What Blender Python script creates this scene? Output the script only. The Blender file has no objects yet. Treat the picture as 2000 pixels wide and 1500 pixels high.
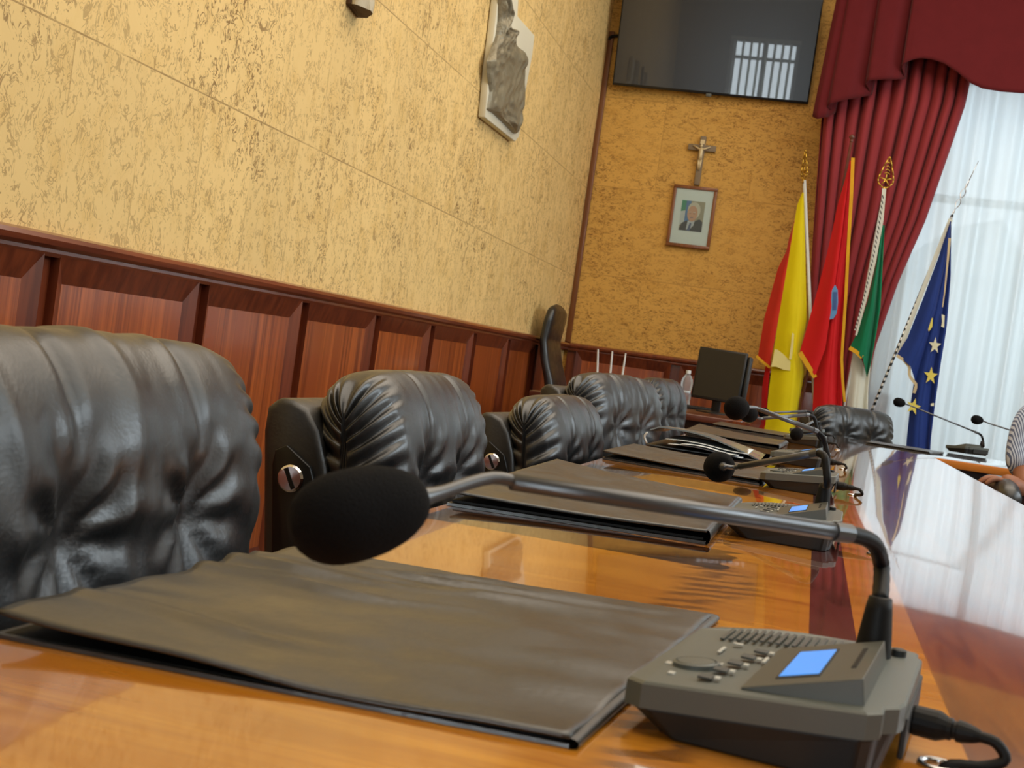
import bpy, bmesh, math, random
import numpy as np
from mathutils import Vector, Matrix, noise
random.seed(7)
S = bpy.context.scene
C = S.collection
PI = math.pi
# ------------------------------------------------------------------ camera
CZ = .93                 # eye height
TZ = .76                 # table height
YAW, PITCH, ROLL, F = .2370, -.0254, .1410, 2450.
def cam_axes():
    f = Vector((-math.sin(YAW)*math.cos(PITCH), math.cos(YAW)*math.cos(PITCH), math.sin(PITCH)))
    r = Vector((math.cos(YAW), math.sin(YAW), 0)); u = r.cross(f)
    return r*math.cos(ROLL)+u*math.sin(ROLL), -r*math.sin(ROLL)+u*math.cos(ROLL), f
AX, BX, FX = cam_axes()
EYE = Vector((0, 0, CZ))
def ray(px, py): return AX*((px-1000)/F) - BX*((py-750)/F) + FX
def at(px, py, x=None, y=None, z=None, w=None):
    """survey: the point of the room seen at this place of the photo on the plane x=, y= or z= (or at distance w)"""
    d = ray(px, py)
    t = w if w is not None else (x/d.x if x is not None else (y/d.y if y is not None else (z-CZ)/d.z))
    return EYE + d*t
cd = bpy.data.cameras.new('camera'); cam = bpy.data.objects.new('camera', cd); C.objects.link(cam)
cd.sensor_width = 36; cd.lens = 36*F/2000; cd.clip_start = .01
m = Matrix((AX, BX, -FX)).transposed().to_4x4(); m.translation = EYE
cam.matrix_world = m; S.camera = cam
cd.dof.use_dof = True; cd.dof.focus_distance = 1.7; cd.dof.aperture_fstop = 22
# ------------------------------------------------------------------ materials
def srgb(r, g, b):
    f = lambda c: (c/255/12.92) if c/255 <= .04045 else ((c/255+.055)/1.055)**2.4
    return (f(r), f(g), f(b), 1)
class MT:
    def __init__(s, name):
        s.m = bpy.data.materials.new(name); s.m.use_nodes = True; s.t = s.m.node_tree
        s.b = s.t.nodes['Principled BSDF']; s.out = s.t.nodes['Material Output']
    def n(s, typ, **kw):
        x = s.t.nodes.new(typ)
        for k, v in kw.items():
            if k.startswith('_'): setattr(x, k[1:], v)
            else:
                k2 = k.replace('__', ' ')
                x.inputs[k2].default_value = v
        return x
    def l(s, a, b): s.t.links.new(a, b)
    def val(s, x, sock):
        if hasattr(x, 'is_output'): s.l(x, sock)
        else: sock.default_value = x
    def math(s, op, a, b=0., c=None):
        x = s.n('ShaderNodeMath', _operation=op); s.val(a, x.inputs[0]); s.val(b, x.inputs[1])
        if c is not None: s.val(c, x.inputs[2])
        return x.outputs[0]
    def mix(s, fac, a, b, mode='MIX'):
        x = s.n('ShaderNodeMix', _data_type='RGBA', _blend_type=mode)
        s.val(fac, x.inputs[0]); s.val(a, x.inputs[6]); s.val(b, x.inputs[7]); return x.outputs[2]
    def ss(s, v, lo, hi, a=0., b=1.):
        x = s.n('ShaderNodeMapRange', _interpolation_type='SMOOTHSTEP')
        s.val(v, x.inputs[0]); x.inputs[1].default_value = lo; x.inputs[2].default_value = hi
        x.inputs[3].default_value = a; x.inputs[4].default_value = b; return x.outputs[0]
    def pos(s, loc=(0,0,0), rot=(0,0,0), sc=(1,1,1), obj=False):
        g = s.n('ShaderNodeTexCoord').outputs['Object'] if obj else s.n('ShaderNodeNewGeometry').outputs['Position']
        mp = s.n('ShaderNodeMapping'); s.l(g, mp.inputs[0])
        mp.inputs[1].default_value = loc; mp.inputs[2].default_value = rot; mp.inputs[3].default_value = sc
        return mp.outputs[0]
    def noise(s, v, scale, detail=3., rough=.55, dist=0.):
        x = s.n('ShaderNodeTexNoise', Scale=scale, Detail=detail, Roughness=rough, Distortion=dist); s.l(v, x.inputs['Vector']); return x.outputs[0]
    def bump(s, h, strength=.3, dist=.01):
        x = s.n('ShaderNodeBump', Strength=strength, Distance=dist); s.l(h, x.inputs['Height']); s.l(x.outputs[0], s.b.inputs['Normal'])
    def set(s, **kw):
        for k, v in kw.items():
            s.val(v, s.b.inputs[k.replace('__', ' ')])
        return s
def plain(name, col, rough=.5, metal=0., spec=.5, coat=0., bump=None, vary=.12, obj=True):
    """one colour with a faint procedural mottling"""
    M = MT(name); p = M.pos(obj=obj)
    nz = M.noise(p, 9., 3.)
    c2 = tuple(c*(1-vary) for c in col[:3])+(1,)
    M.set(Base__Color=M.mix(nz, col, c2), Roughness=rough, Metallic=metal, Coat__Weight=coat)
    M.b.inputs['Specular IOR Level'].default_value = spec
    if bump: M.bump(M.noise(p, bump[0], 2.), bump[1], bump[2] if len(bump) > 2 else .002)
    return M.m
def cork(name, u, base, dark, seam_z, width, vert):
    M = MT(name)
    g = M.n('ShaderNodeNewGeometry').outputs['Position']
    sep = M.n('ShaderNodeSeparateXYZ'); M.l(g, sep.inputs[0])
    cmb = M.n('ShaderNodeCombineXYZ'); M.l(sep.outputs[u], cmb.inputs[0])
    M.l(M.math('ADD', sep.outputs[2], 30-seam_z), cmb.inputs[1])
    br = M.n('ShaderNodeTexBrick', Scale=1., Mortar__Size=.0035, Bias=0., Brick__Width=width, Row__Height=.6, Mortar__Smooth=.3)
    br.inputs['Mortar Size'].default_value = .0028
    br.inputs['Brick Width'].default_value = width; br.inputs['Row Height'].default_value = .6
    br.offset = .5; br.inputs['Color1'].default_value = (0,0,0,1); br.inputs['Color2'].default_value = (1,1,1,1)
    M.l(cmb.outputs[0], br.inputs['Vector'])
    tone = br.outputs['Color']; mort = br.outputs['Fac']
    st = (1.5, 1., 1.) if vert else (1., 2., 1.)
    mp = M.n('ShaderNodeMapping'); M.l(cmb.outputs[0], mp.inputs[0]); mp.inputs[3].default_value = st
    # each tile gets its own patch of pattern
    ofs = M.n('ShaderNodeVectorMath', _operation='ADD'); M.l(mp.outputs[0], ofs.inputs[0])
    sc = M.n('ShaderNodeVectorMath', _operation='SCALE'); M.l(tone, sc.inputs[0]); sc.inputs[3].default_value = 37.
    M.l(sc.outputs[0], ofs.inputs[1])
    v = ofs.outputs[0]
    def squig(scale, dist, lo, hi, mscale, m0, m1):
        a = M.noise(v, scale, 2.5, .6, dist)
        r = M.math('ABSOLUTE', M.math('SUBTRACT', a, .5))
        line = M.ss(r, lo, hi, 1., 0.)
        mk = M.ss(M.noise(v, mscale, 2., .6), m0, m1)
        return M.math('MULTIPLY', line, mk)
    f1 = squig(12.5, 1.9, .014, .034, 17., .49, .55)
    f2 = squig(23., 1.9, .016, .042, 26., .51, .57)
    f3 = squig(7., 2.4, .003, .009, 6., .50, .56)
    vo = M.n('ShaderNodeTexVoronoi', Scale=36.); M.l(v, vo.inputs['Vector'])
    dots = M.math('MULTIPLY', M.ss(vo.outputs[0], .16, .26, 1., 0.), M.ss(M.noise(v, 19., 2.), .50, .58))
    big = M.noise(M.pos(), 1.3, 3., .6)
    dens = M.ss(big, .36, .62, .50, 1.)
    fl = M.math('MULTIPLY', M.math('MINIMUM', M.math('ADD', M.math('ADD', f1, M.math('MULTIPLY', f2, .8)), M.math('ADD', f3, M.math('MULTIPLY', dots, .8))), 1.), dens)
    c = M.mix(M.math('MULTIPLY', tone, .42), base, tuple(x*.80 for x in base[:3])+(1,))
    c = M.mix(M.ss(M.noise(v, 6., 4., .65), .45, .75, 0., .5), c, (base[0]*.80, base[1]*.72, base[2]*.52, 1))
    c = M.mix(M.math('MULTIPLY', fl, .80), c, dark)
    c = M.mix(M.math('MULTIPLY', M.math('MULTIPLY', mort, .35), M.ss(M.noise(M.pos(), 6., 2.), .40, .60)), c, dark)
    zz = M.math('DIVIDE', M.math('ADD', sep.outputs[2], 30-seam_z), .6)
    zd = M.math('ABSOLUTE', M.math('SUBTRACT', zz, M.math('ROUND', zz)))
    seam = M.math('MULTIPLY', M.ss(zd, .0022, .0042, 1., 0.), M.ss(M.noise(M.pos(), 5., 3.), .34, .52, .25, .8))
    c = M.mix(seam, c, tuple(.5*x+.5*y for x, y in zip(dark, base)) if not vert else tuple(.75*x+.25*y for x, y in zip(dark, base)))
    M.set(Base__Color=c, Roughness=.62); M.b.inputs['Specular IOR Level'].default_value = .35
    M.bump(M.math('SUBTRACT', 1., M.math('MAXIMUM', fl, mort)), .28, .002)
    return M.m
def wood(name, c1, c2, c3=None, axis=2, scale=30., rough=.3, coat=.3, stretch=.06, contrast=(.35, .65), obj=False):
    M = MT(name); s = [1.]*3; s[axis] = stretch
    p = M.pos(sc=tuple(s), obj=obj)
    a = M.noise(p, scale, 4., .6, .4); b = M.noise(p, scale*3.3, 2., .5, .2)
    f = M.ss(M.math('ADD', M.math('MULTIPLY', a, .7), M.math('MULTIPLY', b, .3)), *contrast)
    c = M.mix(f, c1, c2)
    if c3: c = M.mix(M.ss(M.noise(p, scale*.25, 2.), .45, .65), c, c3)
    M.set(Base__Color=c, Roughness=rough, Coat__Weight=coat, Coat__Roughness=.12)
    return M.m
def tablewood():
    M = MT('lacquered_veneer')
    g = M.n('ShaderNodeNewGeometry').outputs['Position']; sep = M.n('ShaderNodeSeparateXYZ'); M.l(g, sep.inputs[0])
    x, y = sep.outputs[0], sep.outputs[1]
    def grain(sc, scale, dist=.6):
        return M.noise(M.pos(sc=sc), scale, 4., .6, dist)
    ga = grain((.35, 2.6, 1), 9.)            # amber field, grain across the arm
    amber = M.mix(M.ss(ga, .3, .7), srgb(206, 138, 44), srgb(172, 104, 28))
    amber = M.mix(M.ss(grain((.2, 9., 1), 30.), .5, .75, 0, .45), amber, srgb(134, 78, 24))
    wv = M.n('ShaderNodeTexWave', Scale=7., Distortion=6., Detail=3.); wv.inputs['Detail Scale'].default_value = 1.2
    M.l(M.pos(sc=(1., 3.2, 1), rot=(0, 0, .5)), wv.inputs[0])
    dk = M.mix(wv.outputs[1], srgb(38, 20, 10), srgb(78, 44, 20))
    plum = M.mix(grain((6., .8, 1), 14.), srgb(52, 20, 20), srgb(98, 50, 44))
    red = M.mix(M.ss(grain((5., .5, 1), 10., 1.2), .3, .7), srgb(136, 74, 36), srgb(98, 46, 28))
    # crossbands at every place setting, with a wavy inner end
    t = M.math('ADD', M.math('FRACT', M.math('DIVIDE', M.math('SUBTRACT', y, 1.155), .8194)), 0)
    xb = M.math('ADD', x, M.math('MULTIPLY', M.math('SUBTRACT', M.noise(M.pos(), 9., 3.), .5), .1))
    band = M.math('MULTIPLY', M.math('LESS_THAN', t, .17), M.math('MULTIPLY', M.math('LESS_THAN', xb, -.055), M.math('GREATER_THAN', y, .8)))
    fg = M.math('MULTIPLY', M.ss(M.math('ABSOLUTE', M.math('ADD', M.math('ADD', x, .065), M.math('MULTIPLY', M.math('SUBTRACT', M.noise(M.pos(), 5., 2.), .5), .16))), .012, .040, 1., 0.), M.ss(wv.outputs[1], .3, .7, .1, .75))
    amber = M.mix(fg, amber, srgb(92, 54, 24))
    c = M.mix(band, amber, dk)
    c = M.mix(M.math('GREATER_THAN', x, .019), c, plum)
    c = M.mix(M.math('GREATER_THAN', x, .0527), c, M.mix(.25, amber, srgb(196, 118, 48)))
    c = M.mix(M.ss(x, .098, .1), c, red)
    c = M.mix(M.math('LESS_THAN', x, -.352), c, srgb(205, 130, 52))
    c = M.mix(M.ss(y, 4.95, 4.96), c, M.mix(grain((.5, 5., 1), 10.), srgb(70, 44, 32), srgb(92, 58, 42)))
    M.set(Base__Color=c, Roughness=.16, Coat__Weight=1., Coat__Roughness=.035, Coat__IOR=1.6)
    M.b.inputs['Specular IOR Level'].default_value = .5
    bn = M.n('ShaderNodeBump', Strength=.05, Distance=.004); M.l(M.noise(M.pos(sc=(1., .35, 1)), 7., 2.), bn.inputs['Height'])
    M.l(bn.outputs[0], M.b.inputs['Coat Normal'])
    return M.m
def leather(name, col, rough=.36, scale=260., b=.12, big=0.):
    M = MT(name); p = M.pos(obj=True)
    vo = M.n('ShaderNodeTexVoronoi', Scale=scale); M.l(p, vo.inputs['Vector'])
    h = M.math('ADD', M.math('MULTIPLY', vo.outputs[0], .5), M.math('MULTIPLY', M.noise(p, 14., 4., .65, .8), 3.+big))
    M.set(Base__Color=M.mix(M.noise(p, 5.), col, tuple(c*.6 for c in col[:3])+(1,)),
          Roughness=M.ss(M.noise(p, 22., 3.), .3, .7, rough-.05, rough+.1))
    M.b.inputs['Specular IOR Level'].default_value = .8
    M.b.inputs['Coat Weight'].default_value = .25; M.b.inputs['Coat Roughness'].default_value = .42
    M.bump(h, b, .004)
    return M.m
def fabric(name, col, rough=.85, dark=.8, weave=400., sheen=.3, trans=0.):
    M = MT(name); p = M.pos(obj=True)
    M.set(Base__Color=M.mix(M.noise(p, 12., 4.), col, tuple(c*dark for c in col[:3])+(1,)), Roughness=rough, Sheen__Weight=sheen)
    M.b.inputs['Specular IOR Level'].default_value = .2
    M.bump(M.noise(p, weave, 2.), .1, .001)
    if trans:
        tr = M.n('ShaderNodeBsdfTranslucent'); tr.inputs[0].default_value = col
        mx = M.n('ShaderNodeMixShader'); mx.inputs[0].default_value = trans
        M.l(M.b.outputs[0], mx.inputs[1]); M.l(tr.outputs[0], mx.inputs[2]); M.l(mx.outputs[0], M.out.inputs[0])
    return M.m
def glow(name, col, strength):
    M = MT(name); p = M.pos(obj=True)
    M.set(Base__Color=(0, 0, 0, 1), Emission__Color=M.mix(M.noise(p, 60.), col, tuple(c*.9 for c in col[:3])+(1,)), Emission__Strength=strength, Roughness=.15)
    return M.m
K = {}
K['cork_l'] = cork('cork_tiles_left', 1, srgb(240, 206, 138), srgb(112, 76, 34), 1.50, .31, True)
K['cork_b'] = cork('cork_tiles_back', 0, srgb(222, 172, 86), srgb(122, 78, 28), 1.53, .62, False)
K['wain'] = wood('mahogany_veneer', srgb(178, 92, 38), srgb(116, 52, 20), srgb(146, 70, 28), 2, 34., .3, .35, .03)
K['mahog'] = wood('mahogany_moulding', srgb(132, 66, 38), srgb(98, 44, 26), None, 1, 22., .28, .4, .05)
K['mahog_z'] = wood('mahogany_frame', srgb(122, 58, 32), srgb(88, 38, 22), None, 2, 22., .3, .35, .05)
K['trimwood'] = wood('corner_strip_wood', srgb(134, 82, 40), srgb(104, 58, 28), None, 2, 20., .4, .2, .05)
K['table'] = tablewood()
K['edge'] = wood('table_edge_wood', srgb(196, 118, 46), srgb(160, 88, 34), None, 0, 20., .25, .5, .1)
K['tdark'] = wood('table_panel_wood', srgb(66, 30, 16), srgb(46, 20, 12), None, 0, 20., .35, .3, .1)
K['desk'] = wood('desk_wood', srgb(98, 50, 32), srgb(72, 34, 22), None, 0, 16., .3, .4, .1)
K['leather'] = leather('chair_leather', (.0095, .011, .0118, 1), .38, 300., .07, -1.6)
K['shell'] = leather('shell_leather', (.010, .0098, .009, 1), .42, 240., .07)
K['folder'] = leather('folder_leather', (.034, .034, .031, 1), .34, 190., .06, -1.5)
K['case_top'] = plain('case_cover_painted_sheen', srgb(122, 130, 132), .24, coat=.3)  # sheen on the black case's cover, put into its colour as grey
K['folder_in'] = plain('folder_lining', (.006, .006, .006, 1), .6)
K['foam'] = plain('mic_foam', (.0045, .0045, .005, 1), .95, spec=.15, bump=(900., .5, .002))
K['unit_top'] = plain('unit_top_plastic', srgb(98, 103, 98), .42, bump=(1500., .12, .0005))
K['unit_wedge'] = plain('unit_display_plastic', srgb(84, 86, 80), .4, bump=(1500., .1, .0005))
K['unit_grille'] = plain('unit_grille_plastic', srgb(80, 86, 84), .35)
K['unit_key'] = plain('unit_key_rubber', srgb(66, 69, 66), .5)
K['unit_low'] = plain('unit_base_plastic', srgb(30, 29, 27), .5, bump=(1500., .1, .0005))
K['unit_dark'] = plain('unit_recess_plastic', srgb(40, 41, 40), .55)
K['mark'] = plain('unit_mark_print', srgb(190, 190, 182), .6)
K['lcd'] = glow('blue_display', srgb(64, 158, 246), 1.15)
K['rubber'] = plain('black_rubber', (.006, .006, .006, 1), .55, spec=.3)
K['tube'] = plain('gooseneck_metal', (.13, .135, .14, 1), .34, metal=.55, spec=.6)
K['blackmetal'] = plain('black_metal', (.012, .012, .012, 1), .35, metal=.3)
K['chrome'] = plain('chrome', (.75, .75, .76, 1), .16, metal=1.)
K['white_pl'] = plain('white_plastic', srgb(226, 228, 226), .4)
K['tvblack'] = plain('tv_bezel', (.008, .008, .009, 1), .25)
M = MT('tv_screen_glass'); M.set(Base__Color=M.mix(M.noise(M.pos(obj=True), 3.), (.003, .003, .004, 1), (.004, .004, .005, 1)), Roughness=.27, Coat__Weight=1., Coat__Roughness=.015, Coat__IOR=1.42); M.b.inputs['Specular IOR Level'].default_value = .7; K['tvglass'] = M.m
K['monitor'] = plain('monitor_plastic', (.009, .008, .007, 1), .45)
K['velvet'] = fabric('maroon_velvet', srgb(104, 30, 34), .95, .75, 60., .08)
K['curtain'] = fabric('wine_curtain', srgb(148, 54, 58), .85, .85, 300., .05)
K['f_red'] = fabric('red_flag', srgb(214, 28, 34), .6, .9, 300., .1, .12)
K['f_redo'] = fabric('orange_red_flag', srgb(212, 52, 34), .6, .85, 300., .1, .12)
K['f_yel'] = fabric('yellow_flag', srgb(232, 212, 10), .6, .93, 300., .05, .15)
K['f_cream'] = fabric('cream_emblem', srgb(226, 212, 140), .7, .9)
K['f_green'] = fabric('green_flag', srgb(12, 122, 82), .6, .85, 300., .1, .12)
K['f_white'] = fabric('white_flag', srgb(226, 228, 214), .7, .93, 300., .1, .2)
K['f_blue'] = fabric('blue_flag', srgb(32, 58, 132), .6, .8, 300., .1, .1)
K['f_star'] = fabric('star_yellow', srgb(226, 210, 100), .7, .9)
K['f_starw'] = fabric('star_pale', srgb(222, 220, 190), .7, .9)
K['f_emb'] = fabric('emblem_blue', srgb(96, 150, 200), .7, .8)
K['f_embd'] = fabric('emblem_lines', srgb(70, 80, 150), .7, .8)
K['fringe'] = fabric('gold_fringe', srgb(228, 170, 34), .7, .7, 90., .2)
K['fringe_p'] = fabric('pale_fringe', srgb(206, 188, 150), .7, .8, 90., .2)
M = MT('twisted_cord'); wv = M.n('ShaderNodeTexWave', Scale=22.); M.l(M.pos(rot=(0, .5, 0)), wv.inputs[0])
M.set(Base__Color=M.mix(M.ss(wv.outputs[1], .45, .7), srgb(214, 216, 206), srgb(40, 42, 42)), Roughness=.7); K['cord'] = M.m
M = MT('pole_painted_reflections'); wv = M.n('ShaderNodeTexWave', Scale=9., Distortion=2.); wv.bands_direction = 'Z'; M.l(M.pos(), wv.inputs[0])  # pale and dark bands put the chrome's reflections into the colour
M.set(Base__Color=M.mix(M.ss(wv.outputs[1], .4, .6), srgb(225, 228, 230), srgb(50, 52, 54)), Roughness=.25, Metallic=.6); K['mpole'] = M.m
K['gold'] = plain('gold_metal', srgb(214, 172, 70), .3, metal=.85)
K['wpole'] = plain('white_pole', srgb(206, 208, 204), .35)
K['bpole'] = wood('wooden_pole', srgb(112, 62, 48), srgb(84, 44, 34), None, 2, 20., .4, .2, .1)
K['picframe'] = wood('picture_frame_wood', srgb(140, 84, 44), srgb(112, 62, 30), None, 2, 25., .4, .3, .1)
K['mat'] = plain('picture_mat', srgb(244, 252, 244), .55, vary=.03)
K['skin'] = plain('skin_brown', srgb(150, 98, 72), .55, vary=.2)
K['hair'] = plain('dark_hair', (.012, .010, .009, 1), .6)
K['white_stone'] = plain('white_plaque', srgb(226, 220, 196), .6, vary=.06)
K['lead'] = plain('grey_relief', srgb(156, 146, 120), .42, metal=.25, bump=(26., .7, .012), vary=.45)
K['carved'] = plain('carved_grey_wood', srgb(206, 194, 166), .6, bump=(60., .4, .004), vary=.3)
K['agedwood'] = plain('aged_grey_wood', srgb(150, 130, 104), .6, bump=(60., .4, .004), vary=.4)
K['agedark'] = plain('aged_dark_wood', srgb(84, 56, 34), .65, bump=(60., .4, .004), vary=.4)
K['ivory'] = plain('pale_metal_figure', srgb(224, 204, 160), .4, metal=.2)
K['plaster'] = plain('painted_plaster', srgb(222, 212, 190), .8, obj=False)
K['frontwall'] = wood('unseen_wall_darkened', srgb(46, 28, 20), srgb(34, 20, 14), None, 2, 20., .5, .1, .05)  # unseen wall, made dark so that the television mirrors black
K['floor'] = plain('stone_floor', srgb(120, 104, 88), .35, obj=False)
K['winframe'] = plain('window_frame_paint', srgb(190, 195, 198), .4, obj=False)
K['paper'] = plain('paper', srgb(216, 222, 224), .7, vary=.04)
K['facade'] = plain('pale_facade', srgb(206, 212, 214), .8, obj=False)
K['black_key'] = plain('keyboard_black', (.014, .014, .015, 1), .5)
M = MT('striped_shirt')
g = M.pos(obj=False); sp = M.n('ShaderNodeSeparateXYZ'); M.l(g, sp.inputs[0])
st = M.math('FRACT', M.math('MULTIPLY', M.math('ADD', sp.outputs[0], M.math('ADD', M.math('MULTIPLY', sp.outputs[1], .25), M.math('MULTIPLY', sp.outputs[2], .06))), 210.))
M.set(Base__Color=M.mix(M.ss(st, .45, .6), srgb(196, 214, 242), srgb(88, 106, 148)), Roughness=.8); K['shirt'] = M.m
K['trouser'] = fabric('dark_trousers', srgb(44, 40, 40), .85)
# clear things
def clear(name, tint, op):
    M = MT(name); M.set(Base__Color=M.mix(M.noise(M.pos(obj=True), 4.), tint, tint), Roughness=.05)
    tr = M.n('ShaderNodeBsdfTransparent'); tr.inputs[0].default_value = tint
    mx = M.n('ShaderNodeMixShader'); 
    fr = M.n('ShaderNodeFresnel', IOR=1.45); M.l(M.math('ADD', M.math('MULTIPLY', fr.outputs[0], .8), op), mx.inputs[0])
    M.l(tr.outputs[0], mx.inputs[1]); M.l(M.b.outputs[0], mx.inputs[2]); M.l(mx.outputs[0], M.out.inputs[0]); return M.m
K['glass'] = clear('window_glass', (.93, .96, .97, 1), .02)
K['pet'] = clear('clear_bottle_plastic', (.9, .93, .95, 1), .12)
M = MT('sheer_voile'); p = M.pos(sc=(1, 1, .02))
M.set(Base__Color=M.mix(M.noise(p, 30., 3.), srgb(236, 240, 240), srgb(218, 224, 224)), Roughness=.9)
tl = M.n('ShaderNodeBsdfTranslucent'); tl.inputs[0].default_value = (.86, .90, .91, 1)
tp = M.n('ShaderNodeBsdfTransparent'); m1 = M.n('ShaderNodeMixShader'); m2 = M.n('ShaderNodeMixShader')
m1.inputs[0].default_value = .6; M.l(M.b.outputs[0], m1.inputs[1]); M.l(tl.outputs[0], m1.inputs[2])
m2.inputs[0].default_value = .20; M.l(m1.outputs[0], m2.inputs[1]); M.l(tp.outputs[0], m2.inputs[2]); M.l(m2.outputs[0], M.out.inputs[0]); K['sheer'] = M.m
# ------------------------------------------------------------------ mesh helpers
def link(name, me, mats, parent=None, smooth=False, bevel=0., seg=2, sub=0, loc=None, rot=None):
    o = bpy.data.objects.new(name, me); C.objects.link(o)
    for k in (mats if isinstance(mats, (list, tuple)) else [mats]):
        me.materials.append(K[k] if isinstance(k, str) else k)
    if parent: o.parent = parent
    if smooth:
        for p in me.polygons: p.use_smooth = True
    if bevel:
        b = o.modifiers.new('b', 'BEVEL'); b.width = bevel; b.segments = seg; b.limit_method = 'ANGLE'; b.angle_limit = .6
        for p in me.polygons: p.use_smooth = True
        me.set_sharp_from_angle(angle=.7) if False else None
    if sub:
        s = o.modifiers.new('s', 'SUBSURF'); s.levels = sub; s.render_levels = sub
    if loc is not None: o.location = loc
    if rot is not None: o.rotation_euler = rot
    return o
class MB:
    def __init__(s): s.v = []; s.f = []; s.mi = []
    def add(s, vs, fs, mi=0):
        k = len(s.v); s.v += [tuple(v) for v in vs]; s.f += [tuple(i+k for i in f) for f in fs]; s.mi += [mi]*len(fs); return s
    def box(s, x0, x1, y0, y1, z0, z1, mi=0, M=None):
        vs = [Vector((x, y, z)) for z in (z0, z1) for y in (y0, y1) for x in (x0, x1)]
        if M is not None: vs = [M @ v for v in vs]
        return s.add(vs, [(0,2,3,1), (4,5,7,6), (0,1,5,4), (2,6,7,3), (0,4,6,2), (1,3,7,5)], mi)
    def prism(s, poly, d, mi=0, flip=False):
        """extrude a 3D polygon by vector d"""
        n = len(poly); d = Vector(d); P = [Vector(p) for p in poly]
        vs = P+[p+d for p in P]
        fs = [tuple(range(n))[::-1], tuple(range(n, 2*n))]+[(i, (i+1) % n, n+(i+1) % n, n+i) for i in range(n)]
        return s.add(vs, fs, mi)
    def grid(s, fn, nu, nv, mi=0, cu=False, cv=False, mfn=None):
        vs = [fn(i/(nu if cu else nu-1), j/(nv if cv else nv-1)) for j in range(nv) for i in range(nu)]
        k = len(s.v); s.v += [tuple(v) for v in vs]
        for j in range(nv if cv else nv-1):
            for i in range(nu if cu else nu-1):
                i2 = (i+1) % nu; j2 = (j+1) % nv
                s.f.append((k+j*nu+i, k+j*nu+i2, k+j2*nu+i2, k+j2*nu+i)); s.mi.append(mfn(i, j) if mfn else mi)
        return s
    def tube(s, pts, r, n=10, mi=0, cap=True):
        P = [Vector(p) for p in pts]; R = r if isinstance(r, (list, tuple)) else [r]*len(P)
        t0 = (P[1]-P[0]).normalized(); a = t0.orthogonal().normalized(); k = len(s.v)
        for i, p in enumerate(P):
            t = ((P[min(i+1, len(P)-1)]-P[max(i-1, 0)])).normalized()
            a = (a-t*a.dot(t)).normalized(); b = t.cross(a)
            for q in range(n): 
                an = 2*PI*q/n; s.v.append(tuple(p+(a*math.cos(an)+b*math.sin(an))*R[i]))
        for i in range(len(P)-1):
            for q in range(n):
                q2 = (q+1) % n; s.f.append((k+i*n+q, k+i*n+q2, k+(i+1)*n+q2, k+(i+1)*n+q)); s.mi.append(mi)
        if cap:
            s.f.append(tuple(k+q for q in range(n))[::-1]); s.f.append(tuple(k+(len(P)-1)*n+q for q in range(n))); s.mi += [mi, mi]
        return s
    def lathe(s, prof, n=24, M=None, mi=0):
        """prof: (r, h) pairs about the Z axis, M places it"""
        M = M or Matrix(); k = len(s.v)
        for r, h in prof:
            for q in range(n):
                an = 2*PI*q/n; s.v.append(tuple(M @ Vector((r*math.cos(an), r*math.sin(an), h))))
        for i in range(len(prof)-1):
            for q in range(n):
                q2 = (q+1) % n; s.f.append((k+i*n+q, k+i*n+q2, k+(i+1)*n+q2, k+(i+1)*n+q)); s.mi.append(mi)
        s.f.append(tuple(k+q for q in range(n))[::-1]); s.f.append(tuple(k+(len(prof)-1)*n+q for q in range(n))); s.mi += [mi, mi]
        return s
    def mesh(s, name):
        me = bpy.data.meshes.new(name); me.from_pydata(s.v, [], s.f); me.update()
        for p, i in zip(me.polygons, s.mi): p.material_index = i
        bm = bmesh.new(); bm.from_mesh(me); bmesh.ops.recalc_face_normals(bm, faces=bm.faces); bm.to_mesh(me); bm.free()
        return me
    def build(s, name, mats, parent=None, **kw): return link(name, s.mesh(name), mats, parent, **kw)
def spline(pts, n):
    """Catmull-Rom through pts"""
    P = [Vector(p) for p in pts]; out = []
    m = len(P)-1
    for i in range(n):
        t = i/(n-1)*m; k = min(int(t), m-1); u = t-k
        p0, p1, p2, p3 = P[max(k-1, 0)], P[k], P[k+1], P[min(k+2, m)]
        out.append(.5*((2*p1)+(p2-p0)*u+(2*p0-5*p1+4*p2-p3)*u*u+(3*p1-p0-3*p2+p3)*u**3))
    return out
def poly_at(pts, t):
    """point at fraction t of a polyline of 2-tuples, by its y"""
    L = [0.]
    for a, b in zip(pts, pts[1:]): L.append(L[-1]+math.hypot(b[0]-a[0], b[1]-a[1]))
    d = t*L[-1]
    for i in range(len(pts)-1):
        if d <= L[i+1] or i == len(pts)-2:
            u = (d-L[i])/max(L[i+1]-L[i], 1e-9); a, b = pts[i], pts[i+1]
            return (a[0]+(b[0]-a[0])*u, a[1]+(b[1]-a[1])*u)
def tag(o, label, cat, group=None, kind=None):
    o['label'] = label; o['category'] = cat
    if group: o['group'] = group
    if kind: o['kind'] = kind
    return o
def thing(name, loc, label, cat, group=None, rotz=0.):
    o = bpy.data.objects.new(name, None); C.objects.link(o); o.location = loc; o.rotation_euler = (0, 0, rotz)
    o.empty_display_size = .05
    return tag(o, label, cat, group)
def struct(o): o['kind'] = 'structure'; return o
def aim(p, d):
    M = Vector(d).normalized().to_track_quat('Z', 'Y').to_matrix().to_4x4(); M.translation = Vector(p); return M
def nz(*a): return noise.noise(Vector(a))
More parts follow.
